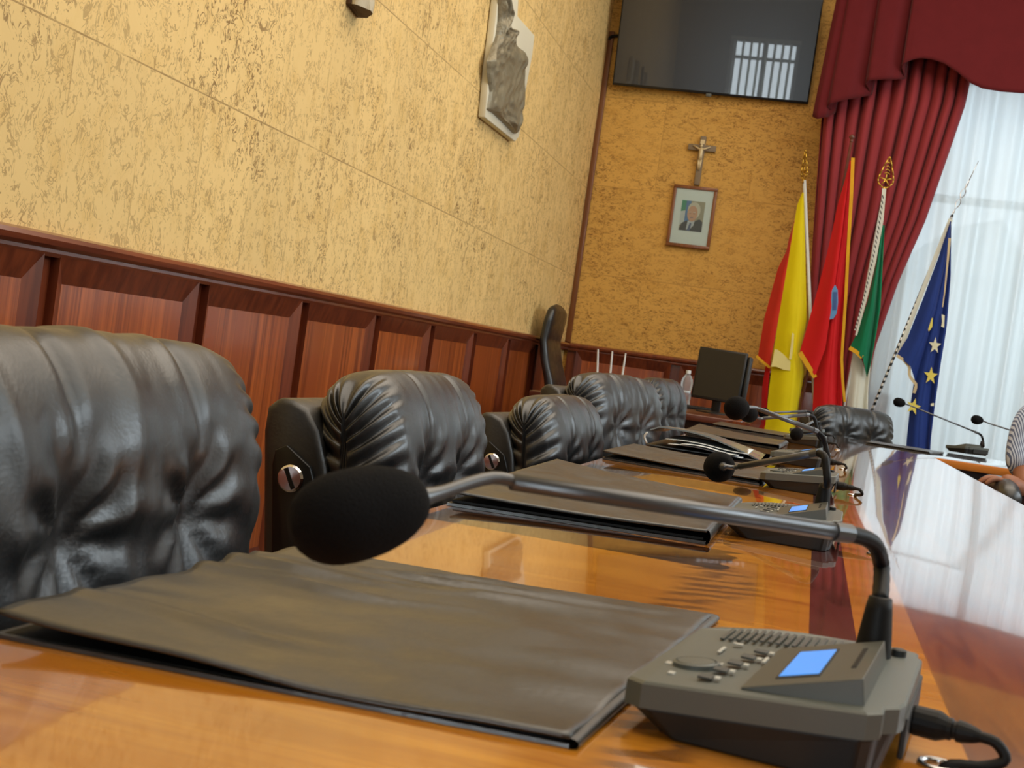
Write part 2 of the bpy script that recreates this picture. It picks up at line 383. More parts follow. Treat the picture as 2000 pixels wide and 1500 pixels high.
# ------------------------------------------------------------------ room shell
WX, WY, RX, FY, CH = -1.70, 8.4, 5.2, -4.2, 4.3
WIN = (.35, 3.1, .35, 3.1)     # window in the back wall: x0 x1 z0 z1
struct(MB().box(WX-.1, RX+.1, FY-.1, WY+.2, -.1, 0).build('floor', 'floor'))
struct(MB().box(WX-.1, RX+.1, FY-.1, WY+.2, CH, CH+.1).build('ceiling', 'plaster'))
struct(MB().box(WX-.1, WX, FY, WY+.2, 0, CH).build('wall_left', 'cork_l'))
x0, x1, z0, z1 = WIN
struct(MB().box(WX, x0, WY, WY+.2, 0, CH).box(x1, RX, WY, WY+.2, 0, CH).box(x0, x1, WY, WY+.2, 0, z0).box(x0, x1, WY, WY+.2, z1, CH).build('wall_back', 'cork_b'))
struct(MB().box(RX, RX+.1, FY, WY+.2, 0, CH).build('wall_right', 'plaster'))
FW = (-.85, .25, .45, 2.2)    # window in the wall behind the camera
a, b, c, d = FW
struct(MB().box(WX, a, FY-.1, FY, 0, CH).box(b, RX, FY-.1, FY, 0, CH).box(a, b, FY-.1, FY, 0, c).box(a, b, FY-.1, FY, d, CH).build('wall_front', 'frontwall'))
def window(name, x0, x1, z0, z1, y, nb, zbar):
    w = 0.06; m = MB()
    m.box(x0, x1, y, y+.06, z0, z0+w).box(x0, x1, y, y+.06, z1-w, z1)
    for i in range(nb+1):
        xc = x0+w/2+(x1-x0-w)*i/nb; m.box(xc-w/2, xc+w/2, y, y+.06, z0+w, z1-w)
    for zb in zbar: m.box(x0+w, x1-w, y+.005, y+.055, zb-.025, zb+.025)
    o = struct(m.build(name, 'winframe', bevel=.004))
    MB().box(x0+w/2, x1-w/2, y+.025, y+.033, z0+w/2, z1-w/2).build('pane', 'glass', o)
    return o
window('window_1', *WIN, WY+.1, 3, (2.3,))
window('window_2', FW[0], FW[1], FW[2], FW[3], FY-.08, 2, (1.9,))
# vertical blind on the window behind the camera: seen only mirrored in the television
vb = MB()
for i in range(8):
    xc = FW[0]+.08+i*.125; vb.box(-.05, .05, -.001, .001, FW[2]+.1, FW[3]-.02, M=Matrix.Translation((xc, FY+.05, 0)) @ Matrix.Rotation(1.2, 4, 'Z'))
vb.box(FW[0], FW[1], FY+.02, FY+.07, FW[3]-.02, FW[3]+.03)
tag(vb.build('vertical_blind', 'f_white'), 'white vertical slat blind on the window opposite the television', 'blind')
# outside
fc = MB().box(-3, 9, 15, 16, -3, 2.6)
for i in range(9): fc.box(-2.5+i*1.25, -2.3+i*1.25, 14.93, 15, -3, 2.9)
for i in range(5): fc.prism([(-1.5+i*2.1, 14.8, 2.5), (.1+i*2.1, 14.8, 2.5), (-.4+i*2.1, 14.8, 3.15), (-.9+i*2.1, 14.8, 3.0)], (0, .3, 0))
tag(fc.build('pale_building', 'facade'), 'pale building outside, faint through the sheer curtain', 'building')
# wainscot: panels with bevelled recesses, cap rail, corner strip
def wainscot(name, p0, axis, depth, starts, bay, gap, top=1.0, lo=.12):
    """panels along axis ('y' on the left wall, 'x' on the back wall); depth = direction into the room"""
    A = Vector((0, 1, 0)) if axis == 'y' else Vector((1, 0, 0)); D = Vector(depth); P0 = Vector(p0)
    fr = MB()
    def P(u, d, z): return P0+A*u+D*d+Vector((0, 0, z))
    for u in starts:
        a, b = u+gap, u+bay
        fr.add([P(u, .004, lo), P(u+gap, .004, lo), P(u+gap, .004, top), P(u, .004, top)], [(0, 1, 2, 3)], 1)      # sunk strip
        for q in (u, u+gap): fr.add([P(q, .0, lo), P(q, .028, lo), P(q, .028, top), P(q, .0, top)], [(0, 1, 2, 3)], 1)
        sb, tb = .045, .062
        o = [(a, lo), (b, lo), (b, top), (a, top)]; i = [(a+sb, lo+tb), (b-sb, lo+tb), (b-sb, top-tb), (a+sb, top-tb)]
        vs = [P(x, .028, z) for x, z in o]+[P(x, .009, z) for x, z in i]
        fr.add(vs, [(k, (k+1) % 4, 4+(k+1) % 4, 4+k) for k in range(4)], 1)
        fr.add([P(x, .009, z) for x, z in i], [(0, 1, 2, 3)], 0)
        e = .012
        j = [(a+sb+e, lo+tb+e), (b-sb-e, lo+tb+e), (b-sb-e, top-tb-e), (a+sb+e, top-tb-e)]
    return struct(fr.build(name, ['wain', 'mahog_z']))
bay = .711
wainscot('trim_1', (WX, 0, 0), 'y', (1, 0, 0), [2.43+bay*k for k in range(-9, 8)], bay, .06)
wainscot('trim_2', (0, WY, 0), 'x', (0, -1, 0), [WX+.03+bay*k for k in range(0, 2)]+[WX+.03+2*bay], bay, .06)
def rail(name, A, B, D, mat):
    prof = [(.0, .995), (.026, .995), (.030, 1.004), (.030, 1.012), (.043, 1.02), (.046, 1.032), (.040, 1.042), (.018, 1.048), (.0, 1.05)]
    A, B, D = Vector(A), Vector(B), Vector(D); m = MB(); n = len(prof)
    vs = [P+D*d+Vector((0, 0, z)) for P in (A, B) for d, z in prof]
    m.add(vs, [(i, i+1, n+i+1, n+i) for i in range(n-1)]+[tuple(range(n))[::-1], tuple(range(n, 2*n))])
    return struct(m.build(name, mat))
rail('trim_3', (WX, FY, 0), (WX, WY, 0), (1, 0, 0), 'mahog')
rail('trim_4', (WX, WY, 0), (WIN[0]-.05, WY, 0), (0, -1, 0), 'mahog')
struct(MB().box(WX, WX+.038, WY-.022, WY, 1.05, 3.17).build('trim_5', 'trimwood', bevel=.004))
struct(MB().box(WX, WX+.02, FY, WY, 0, .12).build('baseboard_left', 'mahog_z'))
struct(MB().box(WX, WIN[0], WY-.02, WY, 0, .12).build('baseboard_back', 'mahog_z'))
# ------------------------------------------------------------------ table
T0, T1 = -.365, .461           # left arm x
TY0, TY1 = 4.97, 5.79          # cross arm y
tb = thing('conference_table', (0, 0, 0), 'long glossy conference table with amber, brown and plum wood inlays', 'table')
th = .032
def slab(poly, name, mats):
    me = MB().prism([(x, y, TZ-th) for x, y in poly], (0, 0, th))
    for k, f in enumerate(me.f): me.mi[k] = 0 if k == 1 else 1
    return me.build(name, mats, tb, bevel=.003)
slab([(T0, -.75), (T1, -.75), (T1, TY0), (3.3, TY0), (3.3, TY1), (T0, TY1)], 'tabletop', ['table', 'edge'])
pn = MB()
for a in ((T0+.22, T0+.25, -.6, TY1-.1), (T1-.2, T1-.17, -.6, TY0+.1)): pn.box(a[0], a[1], a[2], a[3], 0, TZ-th)
pn.build('leg_panel', 'tdark', tb)
MB().box(T1-.2, 3.2, TY0+.12, TY0+.15, 0, TZ-th).build('leg_panel', 'tdark', tb)
MB().box(T0+.22, 3.2, TY1-.15, TY1-.12, .1, TZ-th).build('leg_panel', 'tdark', tb)
# ------------------------------------------------------------------ conference units
UX0, UX1, UY0, UY1 = -.058, .060, -.085, .085
def deck(x): return .024+(.0065*(x-UX0)/.042 if x < UX0+.042 else .0065+.005*(x-UX0-.042)/.076)
def outline(e=0., n=6):
    """plan of the unit with rounded corners and the stepped back end"""
    pts = [(UX0+e, UY0+.010+e), (UX0+.010+e, UY0+e), (UX1-.006-e, UY0+e), (UX1-e, UY0+.006+e), (UX1-e, UY0+.016+e), (UX1+.006-e, UY0+.022+e), (UX1+.008-e, UY0+.03+e),
           (UX1+.008-e, UY1-.024-e), (UX1+.005-e, UY1-.018-e), (UX1+.005-e, UY1-.008-e), (UX1-.004-e, UY1-e), (UX1-.04, UY1+.003-e), (0, UY1+.005-e), (UX0+.04, UY1+.003-e), (UX0+.010+e, UY1-e), (UX0+e, UY1-.010-e)]
    return pts
def stack(m, rings, mi=0, captop=True, capbot=True):
    n = len(rings[0]); k = len(m.v)
    for r in rings: m.v += [tuple(p) for p in r]
    for i in range(len(rings)-1):
        for q in range(n):
            m.f.append((k+i*n+q, k+i*n+(q+1) % n, k+(i+1)*n+(q+1) % n, k+(i+1)*n+q)); m.mi.append(mi)
    if capbot: m.f.append(tuple(k+q for q in range(n))[::-1]); m.mi.append(mi)
    if captop: m.f.append(tuple(k+(len(rings)-1)*n+q for q in range(n))); m.mi.append(mi)
    return m
UM = {}
def unit_meshes():
    lo = outline(.002); 
    def base(x): return max(x, UX0+.018)
    m = MB()
    r0 = [(UX0+.017+(x-UX0)*.86 if x < 0 else min(x, UX1+.001)-.002, y*.96, 0) for x, y in lo]
    r1 = [(x, y, deck(x)-.0125) for x, y in lo]
    stack(m, [r0, r1]); UM['lower_housing'] = (m.mesh('lower_housing'), ['unit_low'], .0015)
    # deck cover as a grid so that it can curve
    m = MB(); n = 26
    def ring(e, dz): return [(x, y, deck(x)+dz) for x, y in outline(e)]
    stack(m, [ring(0, -.0125), ring(0, -.0012), ring(.0012, 0)], captop=False)
    # top faces: strips across x for the curve
    top = ring(.0012, 0); k = len(m.v); m.v += top
    ids = list(range(k, k+len(top)))
    bl = [0, 1, 2, 3, 4, 5, 6]; tl = [15, 14, 13, 12, 11, 10, 9, 8, 7]
    m.f.append(tuple(ids)); m.mi.append(0)
    for x, y, lx, ly in ((-.0475, -.036, .0035, .006), (-.0310, .010, .0016, .016), (-.0405, -.060, .003, .005), (-.0225, -.030, .0012, .0045), (-.0262, .030, .005, .0035), (-.0050, -.006, .0016, .014))+tuple((-.0225+i*.0030+.0052, -.064+i*.0195, .0024, .005) for i in range(5)):
        m.box(x-lx/2, x+lx/2, y-ly/2, y+ly/2, deck(x)-.0004, deck(x)+.0003, 1)
    UM['top_cover'] = (m.mesh('top_cover'), ['unit_top', 'mark'], 0)
    # loudspeaker grille: raised slanting ribs on the far part of the deck
    m = MB()
    for i in range(20):
        x = UX0+.019+i*.0044; y1 = .078-.0001*i; y0 = .043-.0002*i
        m.prism([(x, y0, deck(x)-.0002), (x+.0021, y0, deck(x)-.0002), (x+.0021, y1, deck(x)-.0002), (x, y1, deck(x)-.0002)], (0, 0, .0009))
    UM['speaker_grille'] = (m.mesh('speaker_grille'), ['unit_grille'], 0)
    # display wedge
    m = MB(); xa, xb, ya, yb = -.004, .049, -.074, .034
    za = deck(xa)-.0005; zb = deck(xb)+.0118
    P = [(xa, ya, za), (xb, ya+.002, zb), (xb, yb, zb), (xa, yb, za), (xb+.0025, ya, deck(xb)-.001), (xb+.0025, yb+.002, deck(xb)-.001), (xa, ya, za-.001), (xa, yb+.002, za-.001)]
    m.add(P, [(0, 1, 2, 3), (1, 4, 5, 2), (0, 6, 4, 1), (3, 2, 5, 7), (6, 7, 5, 4)])
    UM['display_housing'] = (m.mesh('display_housing'), ['unit_wedge'], .0012)
    W = lambda x, y, d=0.: (x, y, za+(zb-za)*(x-xa)/(xb-xa)+d)
    def quad(m, x0, x1, y0, y1, d0=-.0004, d1=.0005, mi=0):
        m.prism([W(x0, y0, d0), W(x1, y0, d0), W(x1, y1, d0), W(x0, y1, d0)], (0, 0, d1-d0), mi)
    m = MB(); quad(m, .0085, .0285, -.058, .016); UM['screen_bezel'] = (m.mesh('screen_bezel'), ['unit_dark'], 0)
    m = MB(); quad(m, .0095, .0275, -.054, .012, 0., .0008); UM['screen'] = (m.mesh('screen'), ['lcd'], 0)
    m = MB(); quad(m, .0405, .0428, -.042, .012, -.001, .0004); UM['card_slot'] = (m.mesh('card_slot'), ['rubber'], 0)
    m = MB(); dx, dy = -.0345, -.034
    m.lathe([(.0118, -.001), (.0118, .0012), (.0104, .0016), (.0103, .0009), (.0098, .0009), (.0094, .0017), (.001, .002)], 32, Matrix.Translation((dx, dy, deck(dx))) @ Matrix.Rotation(-.11, 4, 'Y'))
    UM['dial'] = (m.mesh('dial'), ['unit_top'], 0)
    UM['keys'] = []
    for i in range(5):
        x = -.0225+i*.0030; y = -.064+i*.0195
        m = MB().box(x-.0038, x+.0032, y-.0040, y+.0040, deck(x)-.0005, deck(x)+.0007); UM['keys'].append((m.mesh('key'), ['unit_key'], .0004))
    m = MB(); m.lathe([(.0040, -.004), (.0040, .0038), (.003, .0044), (.0005, .0046)], 16, Matrix.Translation((.0555, .060, deck(.05))))
    UM['button'] = (m.mesh('button'), ['unit_dark'], 0)
    m = MB().box(UX1+.0065, UX1+.0092, -.040, .070, -.004+.010, .026); UM['connector_panel'] = (m.mesh('connector_panel'), ['unit_dark'], .001)
unit_meshes()
SOCK = (.0425, .050)            # microphone socket in plan
def inst(name, key, parent): 
    me, mats, bv = key
    o = bpy.data.objects.new(name, me); C.objects.link(o); o.parent = parent
    if not me.materials:
        for k in mats: me.materials.append(K[k])
    if bv:
        b = o.modifiers.new('b', 'BEVEL'); b.width = bv; b.segments = 2; b.limit_method = 'ANGLE'; b.angle_limit = .5
    return o
def unit(loc, rz, label, path, foam_c, foam_dir, foam_l=.058, foam_r=.0205, group='conference microphone units', plug=True, scale=1., detail=True, ring=None, r=.0040):
    u = thing('conference_microphone', loc, label, 'microphone', group, rz)
    Mi = (Matrix.Translation(loc) @ Matrix.Rotation(rz, 4, 'Z')).inverted()
    inst('lower_housing', UM['lower_housing'], u); tc = inst('top_cover', UM['top_cover'], u)
    inst('speaker_grille', UM['speaker_grille'], tc)
    dh = inst('display_housing', UM['display_housing'], u)
    inst('screen_bezel', UM['screen_bezel'], dh); inst('screen', UM['screen'], dh); inst('card_slot', UM['card_slot'], dh)
    if detail:
        inst('dial', UM['dial'], tc)
        for k in UM['keys']: inst('key', k, tc)
        inst('button', UM['button'], tc)
    inst('connector_panel', UM['connector_panel'], u)
    # socket boot
    zs = deck(SOCK[0])
    m = MB().lathe([(.0098, -.002), (.0098, .002), (.0088, .012), (.0072, .026), (.0062, .032), (.0045, .0325)], 20, Matrix.Translation((SOCK[0], SOCK[1], zs)))
    m.build('socket_boot', 'rubber', u, smooth=True)
    base = Vector((SOCK[0], SOCK[1], zs+.030))
    pts = [base]+[Mi @ Vector(p) for p in path]
    # flexible post and bend, then rigid tube, then thin flexible end
    bend, joint, end = pts[:-2], pts[-2], pts[-1]
    fl = spline(bend, 30); rr = [.0046]*30
    gm = MB()
    P = fl; R = [.0044+.00035*(i % 2) for i in range(30)]
    gm.tube(P, R, 12); g = gm.build('gooseneck', 'rubber', u, smooth=True)
    a = bend[-1]; d = (joint-a).normalized()
    MB().tube([a-d*.002, a+d*.010], .0052, 14).build('collar', 'tube', g, smooth=False)
    MB().tube([a+d*.008, joint], [r+.0006, r], 14).build('arm_tube', 'tube', u, smooth=True)
    fc = Mi @ Vector(foam_c); fd = (Mi.to_3x3() @ Vector(foam_dir)).normalized()
    back = fc-fd*(foam_l*.48)
    th = spline([joint-d*.004, joint+d*.012, back-fd*.012, back], 14)
    MB().tube(th, [.0030]*9+[.0034, .004, .0048, .0056, .0062], 12).build('thin_gooseneck', 'tube', u, smooth=True)
    prof = []
    for i in range(17):
        t = i/16; h = -.5+t; q = abs(2*t-1)
        rr_ = (1-q**2.6)**.5 if t > .5 else (1-(q*.86)**2.2)**.5
        prof.append((max(foam_r*rr_*(.93+.07*t), .0008), h*foam_l))
    MB().lathe(prof, 32, aim(fc, fd)).build('windscreen', 'foam', u, smooth=True)
    if plug:
        pz = .017; x = UX1+.008
        m = MB().lathe([(.0062, -.001), (.0075, .003), (.0076, .014), (.0066, .0165), (.0056, .0185), (.0056, .0205), (.0046, .0212), (.0046, .0228), (.0056, .0232), (.0054, .026), (.0042, .031), (.003, .034)], 16, Matrix.Translation((x, .0, pz)) @ Matrix.Rotation(PI/2, 4, 'Y') @ Matrix.Rotation(.12, 4, 'X'))
        pl = m.build('cable_plug', 'rubber', u, smooth=False)
        e = Mi @ Vector(ring) if ring else Vector((x+.055, .01, 0))
        e.z = -.028
        cp = spline([(x+.032, -.004, pz), (x+.041, -.005, pz-.001), (x+.046, -.006, pz-.008), (max(x+.036, e.x+.006), (e.y-.004)*.5, .004), (e.x+.004, e.y, .0015), (e.x, e.y, -.012), (e.x, e.y, -.028)], 26)
        MB().tube(cp, .0028, 10).build('cable', 'rubber', pl, smooth=True)
    return u
PITCH_Y = .8194; U0 = .665
def wc(px, py, w): return at(px, py, w=w)
rings = []
def ring_at(loc, rz, dx=.128, dy=.0):
    p = Matrix.Translation(loc) @ Matrix.Rotation(rz, 4, 'Z') @ Vector((dx, dy, 0)); rings.append(p); return p
def ring_w(x, y): p = Vector((x, y, TZ)); rings.append(p); return p
R0 = (0, U0, TZ)
u0 = unit(R0, -.14, 'grey microphone unit in front with glowing blue display and bent black arm', [wc(1722, 1110, .700), wc(1712, 1070, .69), wc(1692, 1052, .682), wc(1655, 1042, .672), wc(1000, 941, .575), wc(835, 950, .55)],
     wc(697, 1004, .525), wc(575, 1030, .505)-wc(835, 965, .545), .061, .0203, ring=ring_w(.082, .640))
R1 = (-.019, U0+PITCH_Y+.02, TZ)
unit(R1, -.03, 'second microphone unit in the row, round black foam tip facing ahead', [wc(1616, 945, 1.46), wc(1613, 905, 1.46), wc(1609, 890, 1.465), wc(1597, 885, 1.475), wc(1445, 911, 1.60), wc(1436, 913, 1.61)],
     wc(1405, 912, 1.64), wc(1405, 912, 1.68)-wc(1425, 910, 1.61), .05, .0207, ring=ring_w(.0896, 1.475))
R2 = (-.012, U0+2*PITCH_Y-.01, TZ)
unit(R2, -.06, 'third microphone unit, arm sloping up to a foam ball before the dark monitor', [wc(1617, 890, 2.24), wc(1612, 868, 2.24), wc(1606, 852, 2.235), wc(1594, 842, 2.23), wc(1482, 799, 2.13), wc(1466, 792, 2.12)],
     wc(1439, 797, 2.07), wc(1434, 796, 2.04)-wc(1462, 794, 2.11), .052, .0204, ring=ring_w(.089, 2.345))
R3 = (-.02, U0+3*PITCH_Y-.03, TZ)
unit(R3, -.1, 'fourth microphone unit, beside the bulging open document case', [wc(1598, 850, 3.02), wc(1594, 828, 3.02), wc(1589, 815, 3.02), wc(1578, 810, 3.01), wc(1490, 817, 2.9), wc(1478, 817, 2.88)],
     wc(1462, 808, 2.82), wc(1452, 805, 2.78)-wc(1478, 816, 2.87), .058, .0205, detail=False, ring=ring_w(.088, 3.15))
R4 = (-.02, 4.36, TZ)
unit(R4, -.12, 'fifth microphone unit, its foam tip pointing at the viewer', [wc(1601, 840, 4.15), wc(1598, 828, 4.14), wc(1594, 823, 4.12), wc(1588, 823, 4.08), wc(1570, 833, 3.95), wc(1566, 836, 3.93)],
     wc(1556, 848, 3.88), wc(1555, 849, 3.85)-wc(1566, 838, 3.93), .055, .0205, detail=False, ring=ring_w(.092, 4.32))
R5 = (-.02, 5.22, TZ)
unit(R5, -.1, 'sixth microphone unit, furthest of the row at the table corner', [wc(1592, 825, 4.98), wc(1588, 812, 4.98), wc(1583, 805, 4.98), wc(1574, 803, 4.97), wc(1512, 806, 4.85), wc(1505, 808, 4.84)],
     wc(1492, 806, 4.8), wc(1490, 806, 4.78)-wc(1506, 807, 4.85), .055, .0205, detail=False, ring=ring_w(.09, 5.15))
p6 = at(1886, 885, z=TZ); R6 = (p6.x, p6.y, TZ)
unit(R6, -.75, 'dark microphone unit on the cross arm with long slanting thin arm', [wc(1921, 872, 5.28), wc(1920, 860, 5.28), wc(1916, 850, 5.27), wc(1908, 845, 5.26), wc(1785, 795, 5.2), wc(1776, 791, 5.19)],
     wc(1756, 786, 5.17), wc(1746, 783, 5.16)-wc(1770, 789, 5.18), .05, .0195, plug=False, detail=False, r=.003)
p7 = at(2006, 900, z=TZ); R7 = (p7.x, p7.y, TZ)
unit(R7, -.75, 'microphone unit behind the striped shirt, only its foam tip and thin arm showing', [wc(2040, 880, 5.2), wc(2038, 868, 5.2), wc(2032, 860, 5.2), wc(2020, 855, 5.19), wc(1935, 828, 5.15), wc(1926, 825, 5.14)],
     wc(1908, 820, 5.12), wc(1898, 818, 5.11)-wc(1922, 823, 5.13), .05, .0195, plug=False, detail=False, r=.003)
for p in rings[:5]:
    MB().grid(lambda a, b: (p.x+(.0085+.0016*math.cos(2*PI*b))*math.cos(2*PI*a), p.y+(.0085+.0016*math.cos(2*PI*b))*math.sin(2*PI*a), TZ+.001+.0016*math.sin(2*PI*b)), 28, 8, cu=True, cv=True).build('cable_grommet', 'chrome', tb, smooth=True)
# ------------------------------------------------------------------ folders
def folder(corners, label, lift=(.002, .002, .002, .002), wr=.0006, base=.0035, gap=.004, seed=1., ct=.003, name='leather_folder', cat='folder', wrn=3):
    """corners NL NR FR FL in plan; lift of the cover at each corner"""
    c = [Vector((x, y, 0)) for x, y in corners]
    t = thing(name, (c[0]+c[1]+c[2]+c[3])/4+Vector((0, 0, TZ)), label, cat, 'leather folders on the table')
    O = t.location
    def pl(u, v): return (c[0]*(1-u)+c[1]*u)*(1-v)+(c[3]*(1-u)+c[2]*u)*v
    def sheet(zf, th, ins=0.):
        m = MB(); nu, nv = 60, 60
        def f(u, v):
            p = pl(ins+u*(1-2*ins), ins+v*(1-2*ins)); return Vector((p.x-O.x, p.y-O.y, zf(u, v)))
        m.grid(f, nu, nv)
        o_ = MB(); top = m
        k = len(m.v); bot = [(x, y, z-th) for x, y, z in m.v]; m.v += bot
        nf = len(m.f); m.f += [tuple(i+k for i in q)[::-1] for q in m.f[:nf]]; m.mi += [0]*nf
        bd = [i for i in range(nu)]+[j*nu+nu-1 for j in range(1, nv)]+[(nv-1)*nu+i for i in range(nu-2, -1, -1)]+[j*nu for j in range(nv-2, 0, -1)]
        for a, b in zip(bd, bd[1:]+bd[:1]): m.f.append((a, b, b+k, a+k)); m.mi.append(0)
        return m
    sheet(lambda u, v: base, base-.0003).build('bottom_cover', 'folder', t, smooth=False)
    def zt(u, v):
        l = (lift[0]*(1-u)**2.2*(1-v)**1.3+lift[1]*u**3*(1-v)**2+lift[2]*u**3*v**2+lift[3]*(1-u)**2.2*v**1.3)
        w = 0
        for k in range(wrn):
            vc = (.12+.8*((k*.618+seed*.37) % 1)); ph = nz(u*2.5+k*7, seed, 0)*.08
            amp = wr*(1-u)**.8*(.5+.5*math.sin(k*2.1+seed))*max(0, 1-abs(u-.35-.2*math.sin(k*1.7))*1.9)
            dv = (v-vc-ph-.10*u); w += amp*(math.exp(-(dv/.022)**2)*1.6-math.exp(-((dv-.035)/.03)**2))
        w += wr*.5*nz(u*3+seed, v*9, seed)
        return base+gap+ct+l+w+.0012*(1-(2*v-1)**2)
    sheet(zt, ct*.85).build('cover', 'folder', t, smooth=True)
    # spine along the inner side and pocket lining between the covers
    sp = MB()
    def fs(u, v):
        p = pl(1.0, v); d = (pl(1, v)-pl(0, v)).normalized(); an = PI*(u-.5)
        h = (base+gap+ct+lift[1]*(1-v)**2+lift[2]*v*v+.0012*(1-(2*v-1)**2)); return Vector((p.x-O.x, p.y-O.y, 0))+d*(.0045*math.cos(an))+Vector((0, 0, h*(.5+.5*math.sin(an))))
    sp.grid(fs, 9, 30).build('spine', 'folder', t, smooth=True)
    sheet(lambda u, v: base+gap*.5, gap*.4, .012).build('pocket', 'folder_in', t)
    return t
folder([(-.362, .525), (-.083, .545), (-.048, .905), (-.352, .862)], 'wide crinkled black leather folder with curled edge, under the nearest microphone foam', lift=(.0085, .0, .0, .0015), wr=.0056, base=.0022, seed=2.3, gap=.0005, wrn=9, ct=.0022)
folder([(-.358, 1.268), (-.089, 1.312), (-.084, 1.80), (-.352, 1.80)], 'black leather folder lying flat behind the long microphone arm', lift=(.004, .003, .0, .012), seed=4.1, gap=.006)
folder([(-.358, 2.255), (-.074, 2.225), (-.07, 2.60), (-.356, 2.64)], 'flat black leather folder in front of the bulging document case', lift=(.006, .001, .0, .004), seed=5.7, gap=.004)
folder([(-.358, 3.74), (-.085, 3.66), (-.07, 4.10), (-.358, 4.16)], 'brown-black leather folder behind the bulging document case', lift=(.006, .004, .002, .012), seed=6.1)
folder([(-.35, 4.62), (-.085, 4.6), (-.07, 4.95), (-.345, 4.98)], 'thin dark leather folder furthest along the row, by the last chair', lift=(.004, .0, .0, .004), seed=7.7)
q0, q1, q2, q3 = at(1690, 858, z=TZ), at(1815, 876, z=TZ), at(1868, 872, z=TZ), at(1745, 854, z=TZ)
folder([(.22, 5.30), (.46, 5.22), (.54, 5.50), (.28, 5.58)], 'black folder on the cross arm beside the far chair', lift=(.0, .0, .0, .0), seed=8.8)
# bulging case with papers
dc = thing('document_case', (-.21, 3.05, TZ), 'bulging open black document case stuffed with papers', 'document case')
O = Vector((-.21, 3.05, TZ))
MB().prism([(-.152, -.17, 0), (.118, -.14, 0), (.125, .18, 0), (-.148, .16, 0)], (0, 0, .004)).build('bottom_cover', 'folder', dc, bevel=.001)
def arch(u, v, d=0.):
    x = -.148+.270*u; y = -.165+.03*u+.33*v
    z = .046*(1-max(0, (u-.36)/.64)**1.7)*(1-.25*v)+.006*math.sin(u*5+1)*(.5) - (.010*(1-u/.08) if u < .08 else 0)
    return Vector((x, y, max(z+d+.0012*nz(u*4, v*14, 1), .005)))
m = MB(); m.grid(lambda u, v: arch(u, v), 40, 30).grid(lambda u, v: arch(u, v, -.0035), 40, 30)
m.grid(lambda u, v: arch(u, 0, -.0035*v), 40, 2)
m.build('top_cover', 'case_top', dc, smooth=True)
MB().tube(spline([(-.150, -.168, .005), (-.158, -.166, .02), (-.152, -.165, .030)], 8), .0024, 8).build('clasp', 'white_pl', dc, smooth=True)
for k, (xa, xb, ya, z, lab) in enumerate(((-.10, .07, -.19, .0125, 'white sheet lowest in the bulging case'), (-.07, .06, -.20, .017, 'white sheet with folded corner in the bulging case'), (-.11, .08, -.17, .022, 'white sheet on top of the papers in the bulging case'))):
    def ps(u, v, xa=xa, xb=xb, ya=ya, z=z): return Vector((O.x+xa+(xb-xa)*u, O.y+ya+.25*v+.012*u, TZ+z-.006*max(0, u-.5)*2+.002*math.sin(u*6)))
    m = MB().grid(ps, 12, 6); n_ = len(m.v)
    o = m.build('paper_sheet', 'paper', smooth=True); s_ = o.modifiers.new('t', 'SOLIDIFY'); s_.thickness = .0008
    tag(o, lab, 'paper', 'papers in the document case')
